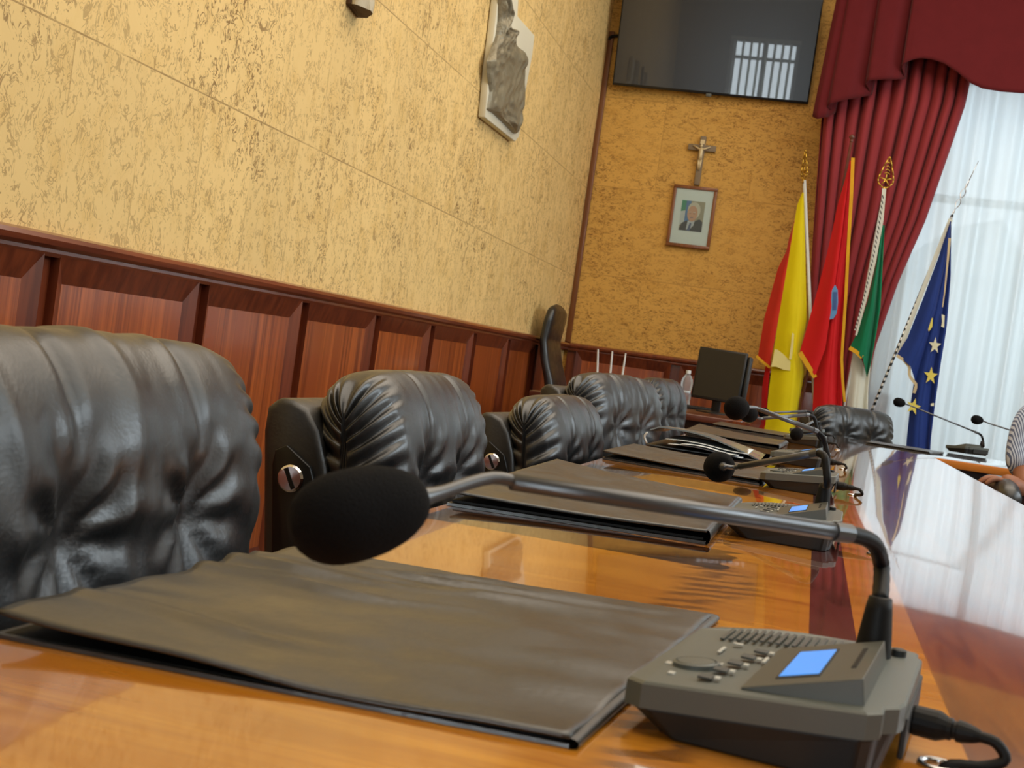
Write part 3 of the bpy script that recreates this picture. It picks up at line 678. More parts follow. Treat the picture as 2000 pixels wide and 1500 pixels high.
# ------------------------------------------------------------------ chairs
def cushion_mesh(seed, W=.243, H=.43, TH=.125, crease=1., z0=.47):
    nu, nv = 260, 120; m = MB(); rnd = random.Random(seed)
    cr = [(rnd.uniform(-1.35, 1.35), rnd.uniform(.5, 1.), rnd.uniform(.03, .06)) for _ in range(13)]
    tuft = [(-.085, z0+.285), (.085, z0+.285)]
    def f(u, v):
        an = 2*PI*u; V = math.sin(PI/2*(2*v-1))
        e = min(1, max(0, 1-abs(V)**8))**.5            # pillow end
        ca, sa = math.cos(an), math.sin(an); n = 2/3.4
        x = (abs(ca)**n)*math.copysign(1, ca); z = (abs(sa)**n)*math.copysign(1, sa)
        hz = (z+1)/2
        tk = TH*(.84+.26*math.exp(-((hz-.82)/.2)**2)+.10*math.exp(-((hz-.3)/.25)**2))
        y = W*V
        sx = .07+.93*e; sz = .80+.20*e
        X = -TH*.5+tk*.5*x*sx; Z = z0+H*(.5+.5*z*sz) - .015*abs(V)**4
        front = max(0, x)**.5 if x > 0 else 0; top = max(0, z)**2
        act = max(front, top*.8)
        # two sewn grooves that end in tufts
        for ty, tz in tuft:
            g = math.exp(-((y-ty)/.0075)**2); X -= .007*g*act*min(1, max(0, (Z-tz)/.05+.4)); Z -= .0025*g*top
            r2 = ((y-ty)/.05)**2+((Z-tz)/.055)**2
            X -= .017*math.exp(-r2*1.2)*front
            th = math.atan2(Z-tz, y-ty); rr = math.sqrt(r2)
            X += crease*.0026*front*math.sin(th*9+1.5*nz(rr*2, seed, ty))*math.exp(-((rr-.9)/.75)**2)
        # long soft creases falling over the top
        for a, am, wd in cr:
            yy = a*W*.75+.05*nz(Z*6+a*3, seed, a)
            X += crease*.0016*am*front*math.exp(-((y-yy)/(wd*.18))**2)*math.exp(-((Z-z0-H*.80)/.10)**2)
            Z += crease*.0012*am*top*math.exp(-((y-yy)/(wd*.22))**2)
        X += crease*.0011*front*nz(y*30, Z*7, seed)+.0004*front*nz(y*60, Z*40, seed)
        # gathers at the pillow ends
        if abs(V) > .66:
            k = min(1, (abs(V)-.66)/.26)**1.5; s = (.5+.5*math.sin(u*2*PI*30+2.6*nz(u*9, seed, V*1.3)))**1.4
            am = .0105*k*(.6+.55*nz(u*13, seed+3, 0))*(1-.5*max(0, min(1, (abs(V)-.985)/.015)))
            rx, rz = X+TH*.5, (Z-(z0+H*.5)); L = math.hypot(rx, rz*.35)+1e-6
            X -= am*s*rx/L; Z -= am*s*rz*.35/L; y -= math.copysign(am*s*1.0, V)
        if Z < z0+.10: pass
        return Vector((X, y, Z))
    m.grid(f, nu, nv, cu=True)
    k0 = 0; n = nu
    m.f.append(tuple(range(n))[::-1]); m.mi.append(0); m.f.append(tuple(range((nv-1)*n, nv*n))); m.mi.append(0)
    return m.mesh('back_cushion')
def shell_mesh(W=.25, top=.865):
    prof = [(-.085, .45), (-.075, .55), (-.078, .70), (-.082, .78), (-.092, .825), (-.106, .85), (-.125, top-.004), (-.142, top), (-.158, top-.012), (-.163, top-.04), (-.163, .60), (-.155, .45)]
    m = MB(); rings_ = []
    for y, s in ((-W, .0), (-W+.0, .0),):
        pass
    ys = [-W, -W+.006, -W+.014]+[W*k/6 for k in range(-5, 6)]+[W-.014, W-.006, W]
    cx, cz = -.125, .66
    for y in ys:
        d = W-abs(y); s = 1-.06*max(0, 1-d/.014)**2
        rings_.append([(cx+(x-cx)*(s if s < 1 else 1)-(0), y, cz+(z-cz)*(1-.012*max(0, 1-d/.014)**2)) for x, z in prof])
    stack(m, rings_); return m.mesh('backrest_shell')
SH = shell_mesh()
def add_mod(o, typ, **kw):
    m = o.modifiers.new(typ.lower(), typ)
    for k, v in kw.items(): setattr(m, k, v)
    return o
def office_chair(loc, rz, label, seed, dz=0., lean=.14, crease=1., group='black leather chairs along the table', cush=None):
    t = thing('office_chair', (loc[0], loc[1], 0), label, 'chair', group, rz)
    L = Matrix.Translation((0, 0, .5+dz)) @ Matrix.Rotation(-lean, 4, 'Y') @ Matrix.Translation((0, 0, -.5))
    sh = bpy.data.objects.new('backrest_shell', SH); C.objects.link(sh); sh.parent = t; sh.matrix_local = L
    if not SH.materials: SH.materials.append(K['shell'])
    for p in SH.polygons: p.use_smooth = True
    add_mod(sh, 'BEVEL', width=.006, segments=2, limit_method='ANGLE', angle_limit=.8)
    cm = cush or cushion_mesh(seed, crease=crease)
    cu = bpy.data.objects.new('back_cushion', cm); C.objects.link(cu); cu.parent = t; cu.matrix_local = L
    if not cm.materials: cm.materials.append(K['leather'])
    for p in cm.polygons: p.use_smooth = True
    # side brackets with a slotted bolt and arm tube
    for s in (-1, 1):
        y0 = s*.250; y1 = s*.258
        b = MB().prism([(-.147, y0, .40), (-.098, y0, .40), (-.090, y0, .75), (-.098, y0, .782), (-.128, y0, .808), (-.143, y0, .802), (-.147, y0, .785)], (0, y1-y0, 0)).build('arm_bracket', 'blackmetal', t, bevel=.002)
        b.matrix_local = L
        M_ = Matrix.Translation((-.122, y1, .768)) @ Matrix.Rotation(-s*PI/2, 4, 'X')
        sc = MB().lathe([(.0165, 0), (.0165, .002), (.014, .0042), (.001, .005)], 24, M_)
        so = sc.build('bolt', 'chrome', b); 
        sl = MB().box(-.0025, .0025, -.013, .013, .0035, .0056, M=M_ @ Matrix.Rotation(.35, 4, 'Z')).build('bolt_slot', 'rubber', b)
        ar = MB().tube(spline([(-.13, s*.285, .50+dz), (-.05, s*.29, .62+dz), (.06, s*.29, .645+dz), (.2, s*.29, .64+dz), (.26, s*.29, .58+dz), (.25, s*.27, .44+dz)], 20), .014, 10).build('armrest', 'rubber', t, smooth=True)
    def seat(u, v):
        an = 2*PI*u; V = 2*v-1; e = (1-abs(V)**4)**.5 if abs(V) < 1 else 0
        ca, sa = math.cos(an), math.sin(an); n = 2/4.
        return Vector((.19+.25*math.copysign(abs(ca)**n, ca)*(.75+.25*e), .25*V, .44+dz+.055*math.copysign(abs(sa)**n, sa)*(.3+.7*e)))
    m = MB().grid(seat, 40, 24, cu=True); m.f.append(tuple(range(40))[::-1]); m.mi.append(0); m.f.append(tuple(range(23*40, 24*40))); m.mi.append(0)
    m.build('seat', 'leather', t, smooth=True)
    MB().lathe([(.03, .09), (.03, .25), (.02, .25), (.02, .385+dz)], 16, Matrix.Translation((.17, 0, 0))).build('pedestal', 'blackmetal', t, smooth=False)
    for k in range(5):
        a = 2*PI*k/5+.3; d = Vector((math.cos(a), math.sin(a), 0)); c0 = Vector((.17, 0, .10))
        lg = MB().tube([c0, c0+d*.15-Vector((0, 0, .012)), c0+d*.29-Vector((0, 0, .03))], [.024, .02, .014], 8).build('leg', 'blackmetal', t)
        MB().lathe([(.012, -.012), (.026, -.01), (.026, .01), (.012, .012)], 14, Matrix.Translation(c0+d*.28-Vector((0, 0, .074))) @ Matrix.Rotation(PI/2, 4, 'X')).build('caster', 'rubber', lg)
    return t
office_chair((-.422, .832), 0., 'black leather chair nearest, wide tufted back behind the crinkled folder', 11, dz=.012, crease=1.25)
office_chair((-.428, 1.645), .0, 'black leather chair with gathered side and bolted bracket showing', 23, dz=-.004, crease=1.1)
office_chair((-.415, 2.61), -.06, 'low black leather chair third in the row, two seams down its back', 35, dz=-.035)
office_chair((-.42, 3.33), -.27, 'black leather chair turned toward the viewer, behind the low chair', 47, dz=.02)
office_chair((-.46, 4.72), -.12, 'brown-black chair fifth in the row, mostly hidden beside the water bottle', 59, dz=.022, crease=.6)
office_chair((.25, 6.2), -.85, 'black leather chair alone behind the cross arm, below the flags', 71, dz=.004, lean=.1, group=None)
# tall chair by the wall: S-curved narrow back seen from the side
tc = thing('tall_chair', (-1.42, 7.48, 0), 'tall black high-backed chair standing in the corner by the panelling', 'chair')
prof_l = [(1069, 590), (1062, 605), (1054, 632), (1048, 664), (1049, 700), (1055, 735), (1058, 768), (1062, 800)]
prof_r = [(1083, 590), (1085, 606), (1078, 635), (1070, 664), (1074, 706), (1082, 740), (1086, 768), (1090, 800)]
n = 40
def tall(u, v):
    a = at(*poly_at(prof_l, v), y=7.25); b = at(*poly_at(prof_r, v), y=7.25)
    an = 2*PI*u; ca, sa = math.cos(an), math.sin(an)
    q = 2/3.5; ca = math.copysign(abs(ca)**q, ca); sa = math.copysign(abs(sa)**q, sa)
    s = min(1, (v/.06))**.5 if v < .06 else 1
    w = .215*(.80+.2*min(1, v/.15))*(s*.6+.4)
    xc = (a.x+b.x)/2; hw = abs(b.x-a.x)/2*s
    return Vector((xc+hw*ca+1.42, w*sa, (a.z+b.z)/2))
m = MB().grid(tall, 32, 40, cu=True); m.f.append(tuple(range(32))[::-1]); m.mi.append(0); m.f.append(tuple(range(39*32, 40*32))); m.mi.append(0)
m.build('backrest', 'leather', tc, smooth=True)
MB().box(-.10, .38, -.25, .25, .42, .52).build('seat', 'leather', tc, bevel=.03, seg=3)
MB().tube([(-.14, 0, .70), (-.12, 0, .5), (.05, 0, .43)], .03, 8).build('back_support', 'blackmetal', tc)
MB().lathe([(.03, .08), (.03, .42)], 14, Matrix.Translation((.14, 0, 0))).build('pedestal', 'blackmetal', tc)
for k in range(5):
    a = 2*PI*k/5; d = Vector((math.cos(a), math.sin(a), 0)); c0 = Vector((.14, 0, .09))
    MB().tube([c0, c0+d*.29-Vector((0, 0, .06))], [.024, .016], 8).build('leg', 'blackmetal', tc)
# ------------------------------------------------------------------ secretary's desk behind the chairs
dk = thing('side_desk', (-.78, 6.5, 0), 'dark brown wooden desk in the back corner under the monitor', 'desk')
MB().box(-.55, .46, -.62, .6, .73, TZ).build('desktop', 'desk', dk, bevel=.003)
for sx in (-.53, .40): MB().box(sx, sx+.04, -.56, .55, 0, .73).build('side_panel', 'desk', dk)
MB().box(-.49, .40, -.45, -.43, .2, .73).build('front_panel', 'desk', dk)
# monitor
mo = thing('monitor', (-.50, 6.60, TZ), 'black computer monitor on the back desk, screen dark', 'monitor', None, -.16)
pM = Matrix.Translation((0, 0, .20)) @ Matrix.Rotation(-.10, 4, 'X') @ Matrix.Rotation(.02, 4, 'Y')
MB().box(-.128, .128, -.012, .014, -.135, .135, M=pM).build('screen_panel', 'monitor', mo, bevel=.004)
MB().box(-.118, .118, -.0135, -.011, -.122, .125, M=pM).build('screen_glass', 'tvblack', mo)
MB().box(.128, .150, .0, .05, -.12, .12, M=pM).build('rear_housing', 'monitor', mo, bevel=.008)
MB().box(-.022, .022, .01, .035, .005, .15).build('stand', 'monitor', mo, bevel=.003)
MB().lathe([(.095, 0), (.095, .006), (.03, .012)], 28).build('base', 'monitor', mo)
# bottle
bt = thing('water_bottle', at(1335, 794, z=TZ), 'clear plastic water bottle with white cap beside the monitor', 'bottle')
pr = [(.012, .0), (.030, .002), (.033, .008), (.033, .03), (.030, .036), (.033, .042), (.033, .070), (.029, .078), (.028, .092), (.031, .100), (.033, .115), (.034, .135), (.031, .155), (.022, .172), (.013, .183), (.0125, .197)]
MB().lathe(pr, 24).build('bottle_body', 'pet', bt, smooth=True)
MB().lathe([(.0145, .188), (.0145, .205), (.0135, .2065), (.002, .207)], 20).build('cap', 'white_pl', bt)
MB().lathe([(.0285, .0792), (.0285, .0908)], 24).build('label_band', 'paper', bt)
# keyboard and mouse
kb = thing('keyboard', (at(1365, 800, z=TZ)+Vector((0, -.02, 0))), 'flat black keyboard on the back desk in front of the monitor', 'keyboard', None, .1)
MB().box(-.13, .10, -.055, .055, 0, .014).build('case', 'black_key', kb, bevel=.003)
m = MB()
for i in range(12):
    for j in range(5): m.box(-.12+i*.0178, -.12+i*.0178+.0155, -.048+j*.02, -.048+j*.02+.017, .014, .018)
m.build('keys', 'black_key', kb); 
pm = at(1396, 806, z=TZ)
MB().grid(lambda u, v: Vector((pm.x+.022*math.cos(2*PI*u)*math.sin(PI*v*.5), pm.y+.04*math.sin(2*PI*u)*math.sin(PI*v*.5), TZ+.022*math.cos(PI*v*.5))), 20, 8, cu=True).build('computer_mouse', 'white_pl', smooth=True)
tag(bpy.data.objects['computer_mouse'], 'small white computer mouse on the back desk', 'mouse')
# router
rt = thing('wireless_router', at(1190, 775, y=6.95), 'white wireless router with three upright antennas behind the chairs', 'router')
rt.location.z = TZ; ro = rt.location.copy()
MB().box(-.11, .11, -.06, .06, 0, .03).build('router_body', 'white_pl', rt, bevel=.006)
for (ax_, ay_), (bx_, by_) in (((1168, 682), (1166, 742)), ((1196, 686), (1190, 750)), ((1222, 690), (1212, 756))):
    A_, B_ = at(ax_, ay_, y=6.97)-ro, at(bx_, by_, y=6.97)-ro
    d_ = (B_-A_); B_ = A_+d_*((A_.z-.01)/max(A_.z-B_.z, .01))
    MB().tube([A_, A_*.5+B_*.5, B_], [.0045, .0065, .0085], 10).build('antenna', 'white_pl', rt)
# ------------------------------------------------------------------ back wall
tv = thing('television', (-.965, WY-.11, 3.17), 'large black flat television hung tilted on the back wall', 'television')
tM = Matrix.Rotation(.052, 4, 'Z') @ Matrix.Rotation(.17, 4, 'X')
tv_ = MB().box(-.645, .645, -.02, .025, -.378, .378, M=tM).build('casing', 'tvblack', tv, bevel=.004)
MB().box(-.636, .636, -.0215, -.0195, -.362, .370, M=tM).build('screen', 'tvglass', tv)
MB().box(-.018, .018, -.024, -.016, -.392, -.372, M=tM).build('logo_tab', 'unit_top', tv, bevel=.002)
MB().box(-.25, .25, .03, .10, -.2, .2).build('wall_mount', 'blackmetal', tv)
cb = [at(1189, 78, y=WY-.02), at(1192, 73, y=WY-.02), at(1200, 70.5, y=WY-.03), at(1208, 71, y=WY-.04), at(1216, 76, y=WY-.07)]
tag(MB().tube(spline(cb, 16), .011, 8).build('cable', 'rubber', smooth=True), 'short black cable arching from the corner strip to the television', 'cable')
# crucifix
cx = thing('crucifix', (-.966, WY-.012, 2.20), 'wooden wall crucifix with pale metal figure, standing on the framed portrait', 'crucifix')
m = MB().box(-.019, .019, -.014, .010, .0, .325).box(-.092, .092, -.012, .008, .228, .268)
m.build('cross', 'agedwood', cx, bevel=.003)
MB().box(-.014, .014, -.018, -.013, .272, .300).build('plaque', 'ivory', cx)
m = MB()
for s in (-1, 1):
    m.tube([(0, -.026, .233), (s*.022, -.024, .240), (s*.058, -.018, .258)], [.0075, .006, .004], 8)
    m.tube([(s*.006, -.024, .165), (s*.006, -.030, .135), (s*.003, -.020, .098)], [.009, .0075, .005], 8)
m.tube([(0, -.025, .245), (0, -.027, .225), (0, -.026, .195), (0, -.024, .165)], [.010, .0145, .0125, .0135], 10)
m.lathe([(.002, -.012), (.009, -.008), (.0105, 0), (.008, .008), (.002, .012)], 12, Matrix.Translation((-.002, -.029, .258)) @ Matrix.Rotation(.3, 4, 'Y'))
m.build('figure', 'ivory', cx, smooth=True)
# framed portrait
fp = thing('framed_portrait', (-.967, WY-.018, 1.985), 'framed portrait photograph of a white-haired man in dark suit', 'picture')
FWd, FHt, fw = .146, .205, .022
m = MB()
for a in ((-FWd, FWd, FHt-fw, FHt), (-FWd, FWd, -FHt, -FHt+fw), (-FWd, -FWd+fw, -FHt+fw, FHt-fw), (FWd-fw, FWd, -FHt+fw, FHt-fw)): m.box(a[0], a[1], -.012, .012, a[2], a[3])
m.build('frame', 'picframe', fp, bevel=.003)
MB().box(-FWd+fw, FWd-fw, -.002, .004, -FHt+fw, FHt-fw).build('mat', 'mat', fp)
photo = MB(); 
pc = [plain('photo_'+n_, srgb(*c_), .5, vary=.08) for n_, c_ in (('wall', (176, 170, 140)), ('suit', (40, 52, 54)), ('skin', (226, 176, 140)), ('hair', (226, 220, 196)), ('shirt', (206, 214, 216)), ('tie', (84, 106, 140)), ('green', (60, 160, 120)), ('white', (220, 228, 222)), ('blue', (90, 140, 190)))]
hw, hh = .077, .100; y_ = -.003
def flat(pts, mi, k): photo.prism([(x*hw, y_-k*.0004, z*hh+.006) for x, z in pts], (0, -.0003, 0), mi)
flat([(-1, -1), (1, -1), (1, 1), (-1, 1)], 0, 0)
flat([(-1, .25), (-.62, .35), (-.60, 1), (-1, 1)], 6, 1); flat([(-1, -.7), (-.6, -.4), (-.62, .35), (-1, .25)], 7, 1); flat([(-.62, -.5), (-.2, -.4), (-.2, 1), (-.6, 1)], 8, 1)
flat([(-.98, -1), (-.80, -.52), (-.40, -.33), (.30, -.33), (.70, -.15), (.98, -.35), (1, -1)], 1, 2)
flat([(-.36, -.92), (-.30, -.34), (.30, -.30), (.26, -.6), (-.1, -.95)], 4, 3); flat([(-.28, -1), (-.1, -.45), (.05, -.47), (-.02, -1)], 5, 4)
el = lambda cx_, cz_, a_, b_: [(cx_+a_*math.cos(2*PI*k/20), cz_+b_*math.sin(2*PI*k/20)) for k in range(20)]
flat(el(.12, .38, .56, .56), 3, 3); flat(el(.02, .16, .44, .53), 2, 4)
flat([(-.32, .24), (-.12, .24), (-.12, .28), (-.32, .27)], 3, 5); flat([(.06, .24), (.28, .24), (.28, .28), (.06, .28)], 3, 5)
flat([(-.26, .16), (-.14, .16), (-.14, .19), (-.26, .19)], 1, 5); flat([(.08, .16), (.22, .16), (.22, .19), (.08, .19)], 1, 5); flat([(-.14, -.12), (.12, -.12), (.10, -.08), (-.12, -.08)], 5, 5)
photo.build('photograph', pc, fp)
MB().box(-FWd+fw, FWd-fw, -.0075, -.0065, -FHt+fw, FHt-fw).build('cover_glass', 'glass', fp)
# ------------------------------------------------------------------ left wall pieces
def onwall(px, d=.0): return [at(x, y, x=WX+d) for x, y in px]
rl = thing('wall_relief', onwall([(975, 150)])[0], 'grey metal relief on a white stone backing, high on the cork wall', 'wall sculpture')
ro = rl.location
bk = [(932, 228), (940, 140), (950, 60), (957, 0), (962, -60), (1000, -60), (996, 30), (1030, 68), (1026, 104), (1012, 180), (1000, 265), (992, 275)]
MB().prism([p-ro+Vector((.004, 0, 0)) for p in onwall(bk, .0)], (.035, 0, 0)).build('backing_slab', 'white_stone', rl, bevel=.004)
gl = [(980, -70), (979, 0), (978, 40), (974, 70), (967, 92), (957, 120), (958, 146), (962, 180), (956, 215), (968, 222), (985, 238), (1008, 262)]
gr = [(993, -70), (993, 0), (1000, 28), (993, 52), (1010, 57), (1008, 74), (1012, 88), (1031, 103), (1030, 140), (1024, 190), (1018, 230), (1013, 262)]
def rel(u, v):
    i = v*(len(gl)-1); k = min(int(i), len(gl)-2); t = i-k
    l = (gl[k][0]*(1-t)+gl[k+1][0]*t, gl[k][1]*(1-t)+gl[k+1][1]*t); r = (gr[k][0]*(1-t)+gr[k+1][0]*t, gr[k][1]*(1-t)+gr[k+1][1]*t)
    p = at(l[0]*(1-u)+r[0]*u, l[1]*(1-u)+r[1]*u, x=WX+.055)-ro
    e = min(u, 1-u, (1-v)*2, .12)/.12; h = .030*e**.5
    h += e*(.018*nz(u*3.5+2, v*9, 3)+.012*nz(u*9, v*20, 7)+.012*abs(nz(u*5+v*14, v*3, 1)))
    return Vector((p.x-.017+h, p.y, p.z))
m = MB().grid(rel, 50, 110); s0 = m.build('relief_figure', 'lead', rl, smooth=True)
wo = thing('wall_ornament', onwall([(688, 5)])[0], 'foot of a carved grey wooden ornament at the top of the cork wall', 'wall ornament')
wo_ = wo.location
MB().prism([Vector((.0, -.055, -.02)), Vector((0, .06, -.035)), Vector((0, .06, .45)), Vector((0, -.05, .45))], (.02, 0, 0)).build('backing_board', 'agedark', wo, bevel=.003)
ob = MB()
def orn(u, v):
    an = PI*u; r = .042*(1-.25*v)*(1+.18*math.sin(an*5+v*4)); return Vector((.02+.055*math.sin(an)*(1-.2*v)+.006*nz(u*8, v*9, 2), -r*math.cos(an)*1.2, -.035+.016*(1-u)+v*.42))
ob.grid(orn, 24, 16); k_ = len(ob.v); ob.f.append(tuple(range(24))); ob.mi.append(1)
ob.build('carving', ['carved', 'agedark'], wo)
# ------------------------------------------------------------------ curtains
def P(px, py, y): return at(px, py, y=y)
YC = 8.08
cL = [(1622, 40), (1601, 240), (1592, 360), (1584, 480), (1578, 600), (1590, 680), (1588, 760), (1586, 860), (1590, 1100)]
cR = [(1915, 40), (1884, 200), (1850, 300), (1805, 430), (1752, 550), (1706, 680), (1690, 760), (1684, 860), (1680, 1100)]
def drape(u, v):
    l, r = poly_at(cL, v), poly_at(cR, v)
    uu = u; px = l[0]*(1-uu)+r[0]*uu; py = l[1]*(1-uu)+r[1]*uu
    ph = 11*2*PI*uu+1.1*math.sin(uu*7)
    a = .042*(1-.35*v) * (.8+.3*math.sin(uu*23))
    p = P(px, py, YC); return Vector((p.x+.008*math.cos(ph), YC+a*math.sin(ph)*(abs(math.sin(ph))**-.25 if abs(math.sin(ph)) > .01 else 1), p.z))
tag(MB().grid(drape, 260, 60).build('curtain', 'curtain', smooth=True), 'wine-red curtain gathered in deep pleats, swept aside from the window', 'curtain')
add_mod(bpy.data.objects['curtain'], 'SOLIDIFY', thickness=.004)
# valance with stepped tails
VT = 3.52
cols = [((1587, 229), -.02), ((1596, 236), -.05), ((1608, 233), -.045), ((1619, 227), .0), ((1632, 217), .035), ((1616, 213), -.045), ((1622, 208), -.07), ((1650, 200), -.065), ((1680, 192), -.02), ((1704, 183), .03), ((1691, 168), -.05), ((1697, 163), -.075), ((1725, 161), -.07), ((1750, 158), -.03), ((1769, 152), .03),
        ((1761, 138), -.06), ((1764, 131), -.085), ((1778, 125), -.09), ((1795, 121), -.09), ((1815, 123), -.09), ((1840, 131), -.09), ((1866, 148), -.09), ((1893, 170), -.09), ((1915, 180), -.09), ((1950, 186), -.09), ((2000, 190), -.09), ((2060, 196), -.09)]
YV = 7.98
va = MB(); N = 24; rows = []
ctl = []
for (px, py), dy in cols:
    b = P(px, py, YV); ctl.append((b.x, b.z, dy))
x_end = ctl[-1][0]
for xx, zz in ((x_end+.3, ctl[-1][1]-.02), (x_end+.7, ctl[-1][1]-.02), (x_end+1.2, ctl[-1][1]-.02)): ctl.append((xx, zz, -.09))
xs0 = ctl[0][0]
tops = []
for i, (x, z, dy) in enumerate(ctl): tops.append(x+.05 if i < 5 else (x+.03 if i < 10 else x+.006))
fine = []
for i in range(len(ctl)-1):
    for k in range(5):
        t = k/5; s = t*t*(3-2*t)
        a, b = ctl[i], ctl[i+1]; fine.append((a[0]+(b[0]-a[0])*t, a[1]+(b[1]-a[1])*t, a[2]+(b[2]-a[2])*s, tops[i]+(tops[i+1]-tops[i])*t))
fine.append((*ctl[-1], tops[-1]))
def val(u, v):
    f = fine[round(u*(len(fine)-1))]; s = 1-v
    return Vector((f[0]*s+f[3]*v, YV+f[2]*(1-.35*v), f[1]*s+VT*v+.0))
va.grid(val, len(fine), N)
vo_ = va.build('valance', 'velvet', smooth=True); add_mod(vo_, 'SOLIDIFY', thickness=.006)
tag(vo_, 'dark maroon velvet valance with stepped tails across the window top', 'valance')
# sheer
def sheer(u, v):
    x = .22+2.95*u; ph = x*2*PI/.155+1.6*math.sin(x*4.3)+.4*math.sin(x*17); 
    return Vector((x, 8.26+.034*math.sin(ph)+.012*math.sin(ph*2.3+1), 3.3-3.25*v))
tag(MB().grid(sheer, 420, 8).build('sheer_curtain', 'sheer', smooth=True), 'white sheer curtain hanging in fine pleats over the bright window', 'curtain')
# ------------------------------------------------------------------ flags
def folds(columns, y0, n=46, m=5, sag=.012):
    """columns: (pixel polyline, depth, material index); returns a cloth made of soft folds"""
    M_ = MB(); cols_ = []
    for (pl, dep, mi) in columns: cols_.append(([poly_at(pl, k/(n-1)) for k in range(n)], dep, mi))
    for a, b in zip(cols_, cols_[1:]):
        def f(u, v, a=a, b=b):
            k = min(round(v*(n-1)), n-1); s = u*u*(3-2*u)
            px = a[0][k][0]*(1-u)+b[0][k][0]*u; py = a[0][k][1]*(1-u)+b[0][k][1]*u
            sp = min(1., v*1.6+.15)
            return P(px, py, y0+(a[1]*(1-s)+b[1]*s-sag*math.sin(PI*u))*sp+.004*nz(px*.03, py*.02, y0))
        M_.grid(f, m, n, mi=a[2])
    return M_
def strip(pts, w, y, n=30, mi=0, m_=None, w2=None):
    M_ = m_ or MB(); pts3 = pts
    def f(u, v):
        p = poly_at(pts3, v); ww = w if w2 is None else w*(1-v)+w2*v
        q = poly_at(pts3, min(1, v+.01)); o = poly_at(pts3, max(0, v-.01)); dx, dy = q[0]-o[0], q[1]-o[1]; L = math.hypot(dx, dy)+1e-6
        return P(p[0]-dy/L*ww*(u-.5), p[1]+dx/L*ww*(u-.5), y)
    M_.grid(f, 3, n, mi=mi); return M_
def patch(pts, y, th=.003): return MB().prism([P(a, b, y) for a, b in pts], (0, -th, 0))
def pole(top, bot, y, r, mat, parent, name='pole'):
    A = P(*top, y); B = P(*bot, y); d = B-A; B = A+d*((A.z-.004)/(A.z-B.z)); 
    MB().tube([A, B], r, 12).build(name, mat, parent, smooth=True)
    return A, B
YF = 7.72
def spear(parent, base_px, tip_px, y, width, edge=False, star=True):
    A, T = P(*base_px, y), P(*tip_px, y); d = T-A; L = d.length; d.normalize(); s = d.cross(Vector((0, 1, 0))).normalized()
    if edge: s = (s*.42+Vector((0, 1, 0))*.9).normalized()
    nrm = d.cross(s).normalized()
    m = MB()
    out = [(0, .0), (.25, .06), (.47, .17), (.5, .28), (.42, .45), (.25, .7), (.08, .93), (0, 1.)]
    loop = [(w_, h) for w_, h in out]+[(-w_, h) for w_, h in out[-2:0:-1]]
    for i in range(len(loop)):
        a, b = loop[i], loop[(i+1) % len(loop)]
        m.tube([A+s*(a[0]*width)+d*(a[1]*L), A+s*(b[0]*width)+d*(b[1]*L)], .0045, 6)
    cen = A+d*(L*.27)
    for k in range(5):
        an = PI/2+2*PI*k/5; m.tube([cen, cen+(s*math.cos(an)*width*.42+d*math.sin(an)*width*.42)], [.006, .003], 6)
    for h in (.45, .55, .66, .78):
        w_ = .40*(1-h)*1.45*.62; m.tube([A+s*(-w_*width)+d*(h*L), A+d*((h+.06)*L)], .003, 5); m.tube([A+s*(w_*width)+d*(h*L), A+d*((h+.06)*L)], .003, 5)
    m.tube([A-d*.02, A+d*.01], .010, 8)
    m.build('finial', 'gold', parent, smooth=True)
def empty_flag(px, y, label): return thing('flag', (P(px, 800, y).x, y, 0), label, 'flag', 'ceremonial flags on poles')
def keep(o, t): o.location = -Vector(t.location); return o       # geometry is surveyed in room coordinates
class FlagB:
    def __init__(s, px, y, label): s.t = empty_flag(px, y, label); s.y = y
    def fix(s):
        for o in s.t.children_recursive:
            if o.parent == s.t: o.location = -Vector(s.t.location)
# yellow and red
fA = FlagB(1580, YF, 'yellow and red flag with cream emblem on white pole and gold spear tip'); t = fA.t
pole((1571, 352), (1584, 640), YF+.05, .0105, 'wpole', t)
spear(t, (1570, 352), (1573, 292), YF+.05, .085, edge=True)
m = folds([([(1566, 378), (1549, 440), (1541, 465), (1536, 490), (1519, 525), (1493, 620), (1481, 690), (1480, 700)], .05, 0), ([(1567, 382), (1550, 440), (1541, 500), (1521, 620), (1503, 716)], .0, 0)], YF, m=6)
m2 = folds([([(1567, 376), (1557, 400), (1541, 500), (1521, 620), (1509, 700), (1501, 770), (1492, 860), (1488, 960)], .0, 0), ([(1569, 376), (1564, 500), (1556, 600), (1549, 700), (1541, 790), (1536, 860), (1530, 960)], -.03, 1), ([(1570, 376), (1573, 500), (1575, 600), (1575, 630), (1561, 690), (1572, 725), (1560, 790), (1552, 860), (1548, 960)], .06, 1)], YF, m=8)
m.build('red_fold', 'f_redo', t, smooth=True)
m2.build('yellow_cloth', ['f_yel', 'f_yel'], t, smooth=True)
folds([([(1497, 705), (1488, 760), (1486, 860)], .05, 0), ([(1506, 705), (1500, 760), (1494, 860)], .0, 0)], YF+.03, n=10).build('lower_fold', 'f_red', t, smooth=True)
strip([(1477, 695), (1490, 707), (1504, 718)], 5, YF-.005, 8).build('fringe', 'fringe', t)
em = patch([(1513, 682), (1519, 683), (1530, 692), (1544, 706), (1543, 724), (1530, 722), (1516, 716), (1506, 716), (1510, 700)], YF-.035)
k0 = patch([(1547, 650), (1551, 652), (1549, 680), (1546, 702), (1541, 702), (1545, 672)], YF-.045); em.add(k0.v, k0.f)
em.build('emblem', 'f_cream', t)
fA.fix()
